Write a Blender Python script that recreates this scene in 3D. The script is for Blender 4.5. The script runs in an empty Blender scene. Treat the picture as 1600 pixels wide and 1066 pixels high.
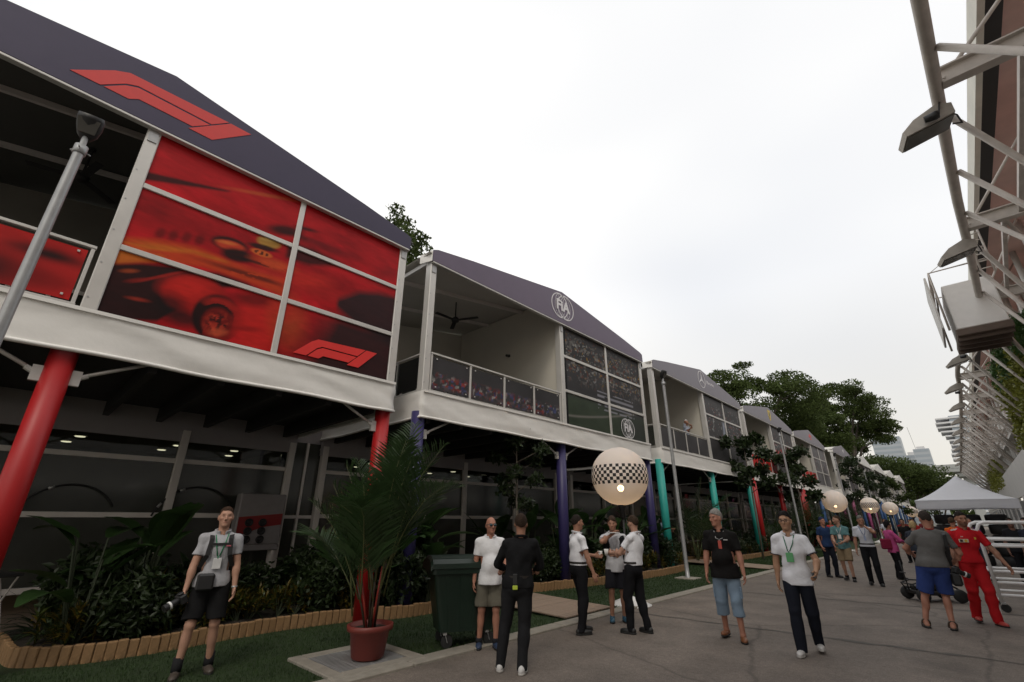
import bpy, math, random
import numpy as np
from mathutils import Vector, Matrix, Euler
random.seed(7); rng = np.random.default_rng(11)
S = bpy.context.scene
COL = S.collection
R = math.radians

# ---------------------------------------------------------------- camera, sky, sun, exposure
cam = bpy.data.cameras.new('camera'); camo = bpy.data.objects.new('camera', cam); COL.objects.link(camo)
cam.sensor_width = 36; cam.lens = 16.0; cam.clip_end = 4000; cam.clip_start = 0.05
camo.location = (0, 0, 1.65); camo.rotation_euler = (R(90 + 21.55), 0, R(43.1))
S.camera = camo
S.view_settings.view_transform = 'Standard'; S.view_settings.look = 'None'
S.view_settings.exposure = -0.22; S.view_settings.gamma = 1.0; S.view_settings.use_curve_mapping = False
try:
    S.cycles.max_bounces = 6; S.cycles.transparent_max_bounces = 12
except Exception: pass
SUN_EL, SUN_AZ = R(50), R(-50)          # weak sun behind cloud, over the camera's right shoulder
W = bpy.data.worlds.new('World'); S.world = W; W.use_nodes = True
wn, wl = W.node_tree.nodes, W.node_tree.links
wn.clear()
wo = wn.new('ShaderNodeOutputWorld'); bg = wn.new('ShaderNodeBackground')
sky = wn.new('ShaderNodeTexSky'); sky.sky_type = 'NISHITA'; sky.sun_disc = False
sky.sun_elevation = SUN_EL; sky.sun_rotation = R(140); sky.dust_density = 4; sky.air_density = 1.5
skm = wn.new('ShaderNodeVectorMath'); skm.operation = 'SCALE'; skm.inputs['Scale'].default_value = 0.09
wl.new(sky.outputs[0], skm.inputs[0])
tc = wn.new('ShaderNodeTexCoord'); mp = wn.new('ShaderNodeMapping'); mp.inputs['Scale'].default_value = (1.0, 1.0, 2.2); mp.inputs['Location'].default_value = (2.1, .9, .4)
nz = wn.new('ShaderNodeTexNoise'); nz.inputs['Scale'].default_value = .75; nz.inputs['Detail'].default_value = 2.5; nz.inputs['Roughness'].default_value = .5
wl.new(tc.outputs['Generated'], mp.inputs[0]); wl.new(mp.outputs[0], nz.inputs[0])
rp = wn.new('ShaderNodeValToRGB'); rp.color_ramp.elements[0].position = .30; rp.color_ramp.elements[0].color = (.97, .985, 1.02, 1)
rp.color_ramp.elements[1].position = .62; rp.color_ramp.elements[1].color = (1.36, 1.33, 1.27, 1)
wl.new(nz.outputs[0], rp.inputs[0])
mx = wn.new('ShaderNodeMix'); mx.data_type = 'RGBA'; mx.inputs[0].default_value = .90
sx_ = wn.new('ShaderNodeSeparateXYZ'); wl.new(tc.outputs['Generated'], sx_.inputs[0])      # hazy, warmer air near the horizon, all round
hz = wn.new('ShaderNodeValToRGB'); hz.color_ramp.elements[0].position = .03; hz.color_ramp.elements[0].color = (.84, .80, .72, 1); hz.color_ramp.elements[1].position = .42; hz.color_ramp.elements[1].color = (1, 1, 1, 1); wl.new(sx_.outputs[2], hz.inputs[0])
hm = wn.new('ShaderNodeMix'); hm.data_type = 'RGBA'; hm.blend_type = 'MULTIPLY'; hm.inputs[0].default_value = 1; wl.new(rp.outputs[0], hm.inputs[6]); wl.new(hz.outputs[0], hm.inputs[7])
wl.new(skm.outputs[0], mx.inputs[6]); wl.new(hm.outputs[2], mx.inputs[7])
wl.new(mx.outputs[2], bg.inputs[0]); bg.inputs[1].default_value = 1.12
wl.new(bg.outputs[0], wo.inputs[0])
sl = bpy.data.lights.new('sun', 'SUN'); sl.energy = 1.0; sl.angle = R(16); sl.color = (1, .92, .80)
so = bpy.data.objects.new('sun', sl); COL.objects.link(so)
sd = Vector((math.cos(SUN_AZ) * math.cos(SUN_EL), math.sin(SUN_AZ) * math.cos(SUN_EL), math.sin(SUN_EL)))
so.rotation_euler = sd.to_track_quat('Z', 'Y').to_euler(); so.location = (0, 0, 40)

# ---------------------------------------------------------------- materials
MATS = {}
def srgb(r, g, b):
    f = lambda c: ((c / 255 + .055) / 1.055) ** 2.4 if c > 10 else c / 255 / 12.92
    return (f(r), f(g), f(b))
def mat(name, col, rough=.6, metal=0, var=.12, vscale=6, bump=0, bscale=60, spec=.5, attr=False, trans=0, emit=0, sheen=0, coat=0):
    if name in MATS: return MATS[name]
    m = bpy.data.materials.new(name); m.use_nodes = True; MATS[name] = m
    n, l = m.node_tree.nodes, m.node_tree.links
    p = n['Principled BSDF']
    p.inputs['Roughness'].default_value = rough; p.inputs['Metallic'].default_value = metal
    p.inputs['Specular IOR Level'].default_value = spec
    if sheen: p.inputs['Sheen Weight'].default_value = sheen
    if coat: p.inputs['Coat Weight'].default_value = coat
    t = n.new('ShaderNodeTexCoord')
    src = None
    if attr:
        a = n.new('ShaderNodeVertexColor'); a.layer_name = 'Col'; src = a.outputs[0]
    if var > 0:
        z = n.new('ShaderNodeTexNoise'); z.inputs['Scale'].default_value = vscale; z.inputs['Detail'].default_value = 5; z.inputs['Roughness'].default_value = .6
        l.new(t.outputs['Object'], z.inputs['Vector'])
        mr = n.new('ShaderNodeMapRange'); mr.inputs[1].default_value = .25; mr.inputs[2].default_value = .75
        mr.inputs[3].default_value = 1 - var; mr.inputs[4].default_value = 1 + var
        l.new(z.outputs[0], mr.inputs[0])
        vm = n.new('ShaderNodeVectorMath'); vm.operation = 'SCALE'
        if src: l.new(src, vm.inputs[0])
        else: vm.inputs[0].default_value = col
        l.new(mr.outputs[0], vm.inputs['Scale']); l.new(vm.outputs[0], p.inputs['Base Color'])
        rr = n.new('ShaderNodeMapRange'); rr.inputs[3].default_value = max(.02, rough - .1); rr.inputs[4].default_value = min(1, rough + .1)
        l.new(z.outputs[0], rr.inputs[0]); l.new(rr.outputs[0], p.inputs['Roughness'])
    elif src: l.new(src, p.inputs['Base Color'])
    else: p.inputs['Base Color'].default_value = (*col, 1)
    if bump:
        z2 = n.new('ShaderNodeTexNoise'); z2.inputs['Scale'].default_value = bscale; z2.inputs['Detail'].default_value = 4
        l.new(t.outputs['Object'], z2.inputs['Vector'])
        b = n.new('ShaderNodeBump'); b.inputs['Strength'].default_value = bump; b.inputs['Distance'].default_value = .02
        l.new(z2.outputs[0], b.inputs['Height']); l.new(b.outputs[0], p.inputs['Normal'])
    if emit:
        p.inputs['Emission Color'].default_value = (*col, 1); p.inputs['Emission Strength'].default_value = emit
    if trans:                                  # light shining through thin leaves or cloth
        out = n['Material Output']; tr = n.new('ShaderNodeBsdfTranslucent'); ms = n.new('ShaderNodeMixShader')
        ms.inputs[0].default_value = trans
        if p.inputs['Base Color'].is_linked: l.new(p.inputs['Base Color'].links[0].from_socket, tr.inputs[0])
        else: tr.inputs[0].default_value = (*col, 1)
        l.new(p.outputs[0], ms.inputs[1]); l.new(tr.outputs[0], ms.inputs[2]); l.new(ms.outputs[0], out.inputs[0])
    return m
def glass(name, tint, rough=.03, clear=.7):
    if name in MATS: return MATS[name]
    m = bpy.data.materials.new(name); m.use_nodes = True; MATS[name] = m
    n, l = m.node_tree.nodes, m.node_tree.links; n.clear()
    o = n.new('ShaderNodeOutputMaterial'); t = n.new('ShaderNodeBsdfTransparent'); t.inputs[0].default_value = (*[c * clear for c in tint], 1)
    g = n.new('ShaderNodeBsdfGlossy'); g.inputs['Roughness'].default_value = rough
    f = n.new('ShaderNodeFresnel'); f.inputs[0].default_value = 1.45; x = n.new('ShaderNodeMixShader')
    l.new(f.outputs[0], x.inputs[0]); l.new(t.outputs[0], x.inputs[1]); l.new(g.outputs[0], x.inputs[2]); l.new(x.outputs[0], o.inputs[0])
    return m
def C(r, g, b, k=1.0): return tuple(min(.95, c * k) for c in srgb(r, g, b))

# ---------------------------------------------------------------- mesh helpers
def link(o, parent=None):
    COL.objects.link(o)
    if parent is not None: o.parent = parent
    return o
def tag(o, label=None, cat=None, group=None, kind=None):
    if label: o['label'] = label
    if cat: o['category'] = cat
    if group: o['group'] = group
    if kind: o['kind'] = kind
    return o
def thing(name, label, cat, loc=(0, 0, 0), rz=0, group=None):
    o = bpy.data.objects.new(name, None); o.empty_display_size = .2; o.location = loc; o.rotation_euler = (0, 0, rz)
    return tag(link(o), label, cat, group)
def np_mesh(name, V, F, mats, parent=None, smooth=False, cols=None, mi=None):
    """F: (n,4) or (n,3) int array or list of tuples"""
    me = bpy.data.meshes.new(name)
    V = np.asarray(V, np.float32)
    if isinstance(F, np.ndarray):
        k = F.shape[1]; nf = len(F)
        me.vertices.add(len(V)); me.vertices.foreach_set('co', V.ravel())
        me.loops.add(nf * k); me.loops.foreach_set('vertex_index', F.astype(np.int32).ravel())
        me.polygons.add(nf); me.polygons.foreach_set('loop_start', np.arange(0, nf * k, k, dtype=np.int32))
        me.update(calc_edges=True)
    else:
        me.from_pydata([tuple(map(float, v)) for v in V], [], F); me.update()
    for m in (mats if isinstance(mats, (list, tuple)) else [mats]): me.materials.append(m)
    if mi is not None: me.polygons.foreach_set('material_index', np.asarray(mi, np.int32))
    if smooth: me.polygons.foreach_set('use_smooth', np.ones(len(me.polygons), bool))
    if cols is not None:
        a = me.color_attributes.new('Col', 'FLOAT_COLOR', 'POINT')
        c4 = np.ones((len(V), 4), np.float32); c4[:, :3] = cols; a.data.foreach_set('color', c4.ravel())
    me.validate(); me.update()
    return link(bpy.data.objects.new(name, me), parent)
class MB:
    def __init__(s): s.v = []; s.f = []; s.m = []
    def add(s, vs, fs, mi=0):
        b = len(s.v); s.v += [tuple(v) for v in vs]; s.f += [tuple(b + i for i in f) for f in fs]; s.m += [mi] * len(fs); return s
    def box(s, x0, x1, y0, y1, z0, z1, mi=0):
        return s.add([(x0, y0, z0), (x1, y0, z0), (x1, y1, z0), (x0, y1, z0), (x0, y0, z1), (x1, y0, z1), (x1, y1, z1), (x0, y1, z1)],
                     [(0, 3, 2, 1), (4, 5, 6, 7), (0, 1, 5, 4), (1, 2, 6, 5), (2, 3, 7, 6), (3, 0, 4, 7)], mi)
    def bbox(s, x0, x1, y0, y1, z0, z1, b=.01, mi=0):       # box with chamfered edges
        xs, ys, zs = (x0, x0 + b, x1 - b, x1), (y0, y0 + b, y1 - b, y1), (z0, z0 + b, z1 - b, z1)
        P = {}
        vs = []
        for i in (0, 1):
            for j in (0, 1):
                for k in (0, 1):
                    X, Y, Z = xs[0 if i == 0 else 3], ys[0 if j == 0 else 3], zs[0 if k == 0 else 3]
                    xi, yi, zi = xs[1 if i == 0 else 2], ys[1 if j == 0 else 2], zs[1 if k == 0 else 2]
                    for a, v in enumerate(((X, yi, zi), (xi, Y, zi), (xi, yi, Z))):
                        P[i, j, k, a] = len(vs); vs.append(v)
        f = []
        for i in (0, 1):
            f.append([P[i, 0, 0, 0], P[i, 0, 1, 0], P[i, 1, 1, 0], P[i, 1, 0, 0]][::1 if i == 0 else -1])
            f.append([P[0, i, 0, 1], P[1, i, 0, 1], P[1, i, 1, 1], P[0, i, 1, 1]][::1 if i == 0 else -1])
            f.append([P[0, 0, i, 2], P[0, 1, i, 2], P[1, 1, i, 2], P[1, 0, i, 2]][::1 if i == 0 else -1])
            for j in (0, 1):
                f.append([P[i, j, 0, 0], P[i, j, 1, 0], P[i, j, 1, 1], P[i, j, 0, 1]])
                f.append([P[i, 0, j, 0], P[i, 1, j, 0], P[i, 1, j, 2], P[i, 0, j, 2]])
                f.append([P[0, i, j, 1], P[1, i, j, 1], P[1, i, j, 2], P[0, i, j, 2]])
                for k in (0, 1): f.append([P[i, j, k, 0], P[i, j, k, 1], P[i, j, k, 2]])
        return s.add(vs, f, mi)
    def beam(s, p0, p1, w, h, mi=0, up=(0, 0, 1)):
        p0, p1 = Vector(p0), Vector(p1); d = (p1 - p0).normalized(); u = Vector(up)
        if abs(d.dot(u)) > .95: u = Vector((0, 1, 0))
        a = d.cross(u).normalized() * (w / 2); b = a.cross(d).normalized() * (h / 2)
        vs = [p + sa * a + sb * b for p in (p0, p1) for sa, sb in ((-1, -1), (1, -1), (1, 1), (-1, 1))]
        return s.add(vs, [(0, 1, 2, 3), (7, 6, 5, 4), (0, 4, 5, 1), (1, 5, 6, 2), (2, 6, 7, 3), (3, 7, 4, 0)], mi)
    def tube(s, pts, rad, n=8, mi=0, caps=True):
        pts = [Vector(p) for p in pts]; k = len(pts)
        if not isinstance(rad, (list, tuple)): rad = [rad] * k
        vs, fs = [], []; pa = None
        for i, p in enumerate(pts):
            d = (pts[min(i + 1, k - 1)] - pts[max(i - 1, 0)]).normalized()
            if pa is None: pa = d.orthogonal().normalized()
            pa = (pa - d * pa.dot(d)).normalized(); pb = d.cross(pa)
            for j in range(n):
                t = 2 * math.pi * j / n; vs.append(p + (pa * math.cos(t) + pb * math.sin(t)) * rad[i])
        for i in range(k - 1):
            for j in range(n):
                j2 = (j + 1) % n; fs.append((i * n + j, i * n + j2, (i + 1) * n + j2, (i + 1) * n + j))
        if caps: fs += [tuple(range(n))[::-1], tuple((k - 1) * n + j for j in range(n))]
        return s.add(vs, fs, mi)
    def lathe(s, prof, n=24, c=(0, 0, 0), mi=0, caps=True):
        vs, fs = [], []; k = len(prof)
        for r, z in prof:
            for j in range(n):
                t = 2 * math.pi * j / n; vs.append((c[0] + r * math.cos(t), c[1] + r * math.sin(t), c[2] + z))
        for i in range(k - 1):
            for j in range(n):
                j2 = (j + 1) % n; fs.append((i * n + j, i * n + j2, (i + 1) * n + j2, (i + 1) * n + j))
        if caps: fs += [tuple(range(n))[::-1], tuple((k - 1) * n + j for j in range(n))]
        return s.add(vs, fs, mi)
    def prism(s, poly, fn, t0, t1, mi=0):          # poly of (a,b); fn(a,b,t)->xyz
        n = len(poly); vs = [fn(a, b, t0) for a, b in poly] + [fn(a, b, t1) for a, b in poly]
        return s.add(vs, [tuple(range(n))[::-1], tuple(range(n, 2 * n))] + [(i, (i + 1) % n, n + (i + 1) % n, n + i) for i in range(n)], mi)
    def build(s, name, mats, parent=None, smooth=False, loc=None):
        me = bpy.data.meshes.new(name); me.from_pydata(s.v, [], s.f)
        for m in (mats if isinstance(mats, (list, tuple)) else [mats]): me.materials.append(m)
        me.polygons.foreach_set('material_index', s.m)
        if smooth: me.polygons.foreach_set('use_smooth', [len(f) <= 4 for f in s.f])
        me.update(); o = link(bpy.data.objects.new(name, me), parent)
        if loc: o.location = loc
        return o
def B(*a, **k): return MB().box(*a, **k)
def share(name, me, parent, loc=(0, 0, 0), rot=(0, 0, 0), sc=(1, 1, 1)):
    o = bpy.data.objects.new(name, me); o.location = loc; o.rotation_euler = rot; o.scale = sc
    return link(o, parent)
def copy_tree(o, parent=None):
    c = o.copy(); link(c)
    c.parent = parent
    for ch in list(o.children): copy_tree(ch, c)
    return c
def text_mesh(name, txt, size, m, parent, fn, depth=.004, sx=1.0, align='CENTER', bold=0):
    cu = bpy.data.curves.new('tmp', 'FONT'); cu.body = txt; cu.size = size; cu.align_x = align; cu.align_y = 'CENTER'; cu.extrude = depth; cu.offset = bold
    to = bpy.data.objects.new('tmp', cu); COL.objects.link(to); bpy.context.view_layer.update()
    me = to.evaluated_get(bpy.context.evaluated_depsgraph_get()).to_mesh()
    V = np.array([v.co[:] for v in me.vertices]); F = [tuple(p.vertices) for p in me.polygons]
    to.to_mesh_clear(); bpy.data.objects.remove(to); bpy.data.curves.remove(cu)
    return np_mesh(name, [fn(v[0] * sx, v[1], v[2]) for v in V], F, m, parent)
# value noise for prints and cloth
def vnoise(x, y, seed=0):
    xi, yi = np.floor(x).astype(np.int64), np.floor(y).astype(np.int64); fx, fy = x - xi, y - yi
    fx, fy = fx * fx * (3 - 2 * fx), fy * fy * (3 - 2 * fy)
    def h(a, b):
        n = (a * 374761393 + b * 668265263 + seed * 144665) & 0x7fffffff
        n = ((n ^ (n >> 13)) * 1274126177) & 0x7fffffff
        return ((n ^ (n >> 16)) & 0xffff) / 65535.
    return (h(xi, yi) * (1 - fx) + h(xi + 1, yi) * fx) * (1 - fy) + (h(xi, yi + 1) * (1 - fx) + h(xi + 1, yi + 1) * fx) * fy
def fbm(x, y, seed=0, o=4):
    s = 0; a = .5
    for k in range(o): s = s + a * vnoise(x * 2 ** k, y * 2 ** k, seed + k * 17); a *= .5
    return s
def grid(nu, nv):
    u, v = np.meshgrid(np.linspace(0, 1, nu + 1), np.linspace(0, 1, nv + 1), indexing='ij')
    i = np.arange(nu)[:, None] * (nv + 1) + np.arange(nv)[None, :]
    F = np.stack([i, i + nv + 1, i + nv + 2, i + 1], -1).reshape(-1, 4)
    return u.ravel(), v.ravel(), F

# shared materials
M = {}
M['alu'] = mat('aluminium_white', (.62, .60, .57), .38, .25, .06, 3)
M['alu_lifted'] = mat('aluminium_lifted', (.74, .69, .65), .45, .0, .06, 3)  # inner frames; colour brightened to stand in for light indoors
M['cloth'] = mat('white_pvc_cloth', (.82, .80, .765), .65, 0, .03, 2.5, .2, 7, spec=.3)
M['cream'] = mat('cream_wall', (.66, .62, .54), .8, 0, .04, 1.5)
M['ceil'] = mat('tent_ceiling_cloth', (.56, .54, .50), .8, 0, .05, 1.2, .1, 5)
M['steel'] = mat('galvanised_steel', (.42, .42, .42), .45, .5, .12, 8)
M['dark'] = mat('dark_steel', (.035, .034, .034), .6, .2, .2, 4)
M['black'] = mat('black_plastic', (.015, .015, .016), .5, 0, .15, 10)
M['rubber'] = mat('rubber', (.018, .018, .018), .8, 0, .15, 10)
M['roofw'] = mat('roof_pvc', (.78, .77, .74), .55, 0, .05, 2)
M['pane_dark'] = mat('tinted_window_film', (.055, .056, .048), .14, 0, .1, 2, spec=.5)
M['pane'] = glass('clear_glass', (.75, .8, .78))
M['bulk'] = mat('lilac_grey_panel', (.36, .33, .34), .6, 0, .06, 2)
M['timber'] = mat('deck_timber', (.27, .20, .15), .7, 0, .22, 9, .2, 40)
M['white'] = mat('white_paint', (.78, .77, .76), .45, 0, .05, 6)
# ---------------------------------------------------------------- ground
def asphalt():
    m = bpy.data.materials.new('asphalt'); m.use_nodes = True; n, l = m.node_tree.nodes, m.node_tree.links; p = n['Principled BSDF']
    t = n.new('ShaderNodeTexCoord')
    def noise(s, d=4): 
        z = n.new('ShaderNodeTexNoise'); z.inputs['Scale'].default_value = s; z.inputs['Detail'].default_value = d; z.inputs['Roughness'].default_value = .6; l.new(t.outputs['Object'], z.inputs['Vector']); return z.outputs[0]
    def mapr(s, a, b, c, d):
        r = n.new('ShaderNodeMapRange'); l.new(s, r.inputs[0])
        for i, v in enumerate((a, b, c, d)): r.inputs[i + 1].default_value = v
        return r.outputs[0]
    def mul(a, b):
        x = n.new('ShaderNodeMath'); x.operation = 'MULTIPLY'; l.new(a, x.inputs[0]); l.new(b, x.inputs[1]); return x.outputs[0]
    k = mul(mul(mapr(noise(.35, 3), .3, .7, .78, 1.15), mapr(noise(1.6, 6), .3, .7, .76, 1.2)), mul(mapr(noise(75, 2), .3, .7, .66, 1.36), mapr(noise(16, 4), .3, .7, .84, 1.16)))
    v = n.new('ShaderNodeTexVoronoi'); v.inputs['Scale'].default_value = 45; l.new(t.outputs['Object'], v.inputs['Vector'])
    k = mul(k, mapr(v.outputs[0], 0, .6, 1.15, .86))
    st = noise(.8, 2); k = mul(k, mapr(st, .58, .70, 1, .66))            # oil stains
    vc = n.new('ShaderNodeTexVoronoi'); vc.feature = 'DISTANCE_TO_EDGE'; vc.inputs['Scale'].default_value = .33
    dn = n.new('ShaderNodeTexNoise'); dn.inputs['Scale'].default_value = 1.5; dn.inputs['Detail'].default_value = 5; l.new(t.outputs['Object'], dn.inputs['Vector'])
    da = n.new('ShaderNodeMix'); da.data_type = 'RGBA'; da.inputs[0].default_value = .22; l.new(t.outputs['Object'], da.inputs[6]); l.new(dn.outputs['Color'], da.inputs[7]); l.new(da.outputs[2], vc.inputs['Vector'])
    k = mul(k, mapr(vc.outputs[0], .002, .009, .70, 1))                  # hairline cracks
    s = n.new('ShaderNodeVectorMath'); s.operation = 'SCALE'; s.inputs[0].default_value = (.180, .148, .123); l.new(k, s.inputs['Scale'])
    l.new(s.outputs[0], p.inputs['Base Color']); p.inputs['Roughness'].default_value = .82
    b = n.new('ShaderNodeBump'); b.inputs['Strength'].default_value = .5; b.inputs['Distance'].default_value = .01; l.new(noise(110, 3), b.inputs['Height']); l.new(b.outputs[0], p.inputs['Normal'])
    return m
M['asphalt'] = asphalt()
M['turf'] = mat('turf_base', (.018, .036, .008), .9, 0, .3, 5, .4, 120)
M['blade'] = mat('grass_blade', (.026, .054, .011), .6, 0, .35, 3, trans=.2)
M['kerb'] = mat('kerb_concrete', (.27, .245, .205), .85, 0, .2, 7, .3, 60)
M['soil'] = mat('dark_mulch', (.022, .017, .012), .95, 0, .4, 14, .8, 30)
M['seam'] = mat('tar_seam', (.085, .074, .064), .85, 0, .45, 3)
g = MB().add([(-900, -300, -.02), (900, -300, -.02), (900, 1500, -.02), (-900, 1500, -.02)], [(0, 1, 2, 3)]).build('ground', mat('far_ground', (.10, .10, .085), .9)); tag(g, kind='structure')
u, v, F = grid(30, 200)
o = np_mesh('road', np.stack([-5.5 + u * 8.75, -12 + v * 250, 0 * u], 1), F, M['asphalt']); tag(o, kind='structure')
def seam(pts, w):
    V, f = [], []
    for i, (x, y) in enumerate(pts):
        ww = w * (.25 + 1.1 * random.random()); V += [(x, y - ww, .004), (x, y + ww, .004)]
        if i: f.append((2 * i - 2, 2 * i, 2 * i + 1, 2 * i - 1))
    return V, f
for k, (y0, y1, w) in enumerate([(9.0, 9.35, .06), (13.2, 13.9, .05)]):
    P = [(-5.2 + 8.3 * i / 40, y0 + (y1 - y0) * i / 40 + .03 * math.sin(i * 1.7)) for i in range(41)]
    V, f = seam(P, w); o = np_mesh('road_seam', V, f, M['seam']); tag(o, 'thin dark tar seam across the road ' + ('in front of the man in the grey tee' if k == 0 else 'near the white trolleys'), 'seam', kind='structure')
kb = MB()
y = -12.0
while y < 100:
    kb.bbox(-5.62, -5.36, y + .006, y + .994, -.05, .035, .012); y += 1.0
tag(kb.build('kerb', M['kerb']), kind='structure')
u, v, F = grid(40, 300)
x_ = -13.4 + u * 7.78; y_ = -12 + v * 112
o = np_mesh('lawn', np.stack([x_, y_, .012 + .03 * (fbm(x_ * .8, y_ * .8, 3) - .5)], 1), F, M['turf'], smooth=True); tag(o, kind='structure')
def blades(name, n, xr, yr, hmin, hmax, w, avoid):
    x = rng.uniform(*xr, n); y = yr[0] + (yr[1] - yr[0]) * rng.random(n) ** 1.6
    ok = np.ones(n, bool)
    for a in avoid: ok &= ~((x > a[0]) & (x < a[1]) & (y > a[2]) & (y < a[3]))
    x, y = x[ok], y[ok]; n = len(x)
    z = .012 + .03 * (fbm(x * .8, y * .8, 3) - .5)
    a = rng.uniform(0, 6.283, n); h = rng.uniform(hmin, hmax, n); ln = rng.uniform(.1, .7, n) * h; b = rng.uniform(0, 6.283, n)
    sc = 1 + y * .09
    dx, dy = np.cos(a) * w * sc, np.sin(a) * w * sc
    V = np.stack([np.stack([x - dx, y - dy, z - .004], 1), np.stack([x + dx, y + dy, z - .004], 1), np.stack([x + np.cos(b) * ln, y + np.sin(b) * ln, z + h], 1)], 1).reshape(-1, 3)
    return np_mesh(name, V, np.arange(3 * n).reshape(-1, 3), M['blade'])
RAMPS = [(-8.9, -5.66, 7.45, 8.95), (-9.2, -5.66, 19.5, 20.9)]
PIT = (-6.72, -5.5, 3.02, 4.3)
o = blades('grass', 90000, (-8.5, -5.63), (-1, 34), .018, .045, .0035, RAMPS + [PIT]); tag(o, 'short green turf on the verge beside the kerb', 'grass', kind='stuff')

# timber ramps of single planks
plank = None
for k, (x0, x1, y0, y1) in enumerate(RAMPS):
    t = thing('boardwalk_ramp', ['timber boardwalk ramp crossing the lawn behind the man in white shirt and dark trousers', 'far timber boardwalk ramp beside the second grey lamp post'][k], 'ramp', (x1, (y0 + y1) / 2, 0), 0, 'boardwalk ramps')
    n = 12; w = (y1 - y0) / n
    if plank is None: plank = MB().bbox(-3.2, 0, -w / 2 + .005, w / 2 - .005, .0, .03, .006).build('plank', M['timber'], t)
    first = k == 0
    for i in range(n):
        if i == 0 and first: p = plank
        else: p = share('plank', plank.data, t)
        p.location = (0, -(y1 - y0) / 2 + w * (i + .5), .03 + random.uniform(0, .004)); p.rotation_euler = (0, R(1.6), random.uniform(-.002, .002))
# tree pit with grate
tp = thing('tree_pit', 'square concrete surround with dark metal grate under the potted palm', 'tree pit', ((PIT[0] + PIT[1]) / 2, (PIT[2] + PIT[3]) / 2, 0))
f = MB(); hx, hy = .60, .63
for a in ((-hx, hx, -hy, -hy + .17), (-hx, hx, hy - .17, hy), (-hx, -hx + .17, -hy + .172, hy - .172), (hx - .17, hx, -hy + .172, hy - .172)):
    f.bbox(a[0], a[1], a[2], a[3], 0, .045, .01)
f.build('surround', M['kerb'], tp)
gm = MB()
for i in range(17): x = -.42 + i * .0525; gm.box(x - .014, x + .014, -.455, .455, .01, .034)
for i in range(5): y = -.4 + i * .2; gm.box(-.425, .425, y - .012, y + .012, .006, .031)
gm.build('grate', M['steel'], tp)
B(-.43, .43, -.46, .46, .002, .008).build('pit_floor', M['soil'], tp)

# planting beds: mulch with a log edging
LOGM = mat('cut_pine', (.25, .145, .065), .75, 0, .6, 3, .4, 30)
def smoothpath(pts, step):
    out = []; acc = 0
    d = [0]
    for a, b in zip(pts, pts[1:]): d.append(d[-1] + math.dist(a, b))
    n = int(d[-1] / step)
    px = np.interp(np.linspace(0, d[-1], n + 1), d, [p[0] for p in pts]); py = np.interp(np.linspace(0, d[-1], n + 1), d, [p[1] for p in pts])
    k = np.array([.25, .5, .25])
    for _ in range(6): px[1:-1] = np.convolve(px, k, 'valid'); py[1:-1] = np.convolve(py, k, 'valid')
    return list(zip(px, py))
lm = MB(); lm.bbox(-.034, .034, -.056, .056, -.05, .215, .012); lo = lm.build('log', LOGM); LOGME = lo.data; bpy.data.objects.remove(lo)
BEDS = [([(-10.2, .55), (-8.85, .62), (-8.45, 1.2), (-8.38, 2.0), (-8.55, 3.6), (-8.35, 4.9), (-7.95, 5.45), (-7.9, 6.2), (-8.2, 6.9), (-8.9, 7.3)], 'the photographer in grey polo'),
        ([(-9.2, 9.1), (-8.3, 9.6), (-8.1, 10.7), (-7.8, 12.0), (-7.7, 13.6), (-7.6, 15.3), (-7.75, 17.2), (-8.3, 18.6), (-9.2, 19.3)], 'the big chequered balloon lamp'),
        ([(-9.4, 21.1), (-8.3, 21.5), (-7.9, 23.5), (-7.8, 27), (-7.8, 31), (-8, 34)], 'the teal columns')]
for k, (pts, who) in enumerate(BEDS):
    P = smoothpath(pts, .112)
    t = thing('log_edging', f'low edging of cut pine logs around the planting bed behind {who}', 'edging', (*P[0], 0), 0, 'log edgings of the planting beds')
    for i, (x, y) in enumerate(P):
        share('log', LOGME, t, (x - P[0][0] + random.uniform(-.008, .008), y - P[0][1], random.uniform(-.012, .008)), (random.uniform(-.03, .03), random.uniform(-.03, .03), math.atan2(P[min(i + 1, len(P) - 1)][1] - P[max(i - 1, 0)][1], P[min(i + 1, len(P) - 1)][0] - P[max(i - 1, 0)][0]) - R(90) + random.uniform(-.05, .05)), (random.uniform(.9, 1.15), random.uniform(.90, 1.0), 1))
    V, F = [], []
    for i, (x, y) in enumerate(P):
        for j in range(7): xx = x + (-10.6 - x) * j / 6; V.append((xx, y, .09 + .10 * math.sin(min(1, j / 2) * 1.57) + .03 * math.sin(xx * 5 + y * 3.1)))
        if i: F += [((i - 1) * 7 + j, (i - 1) * 7 + j + 1, i * 7 + j + 1, i * 7 + j) for j in range(6)]
    tag(np_mesh('planting_soil', V, F, M['soil'], smooth=True), kind='structure')

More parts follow.
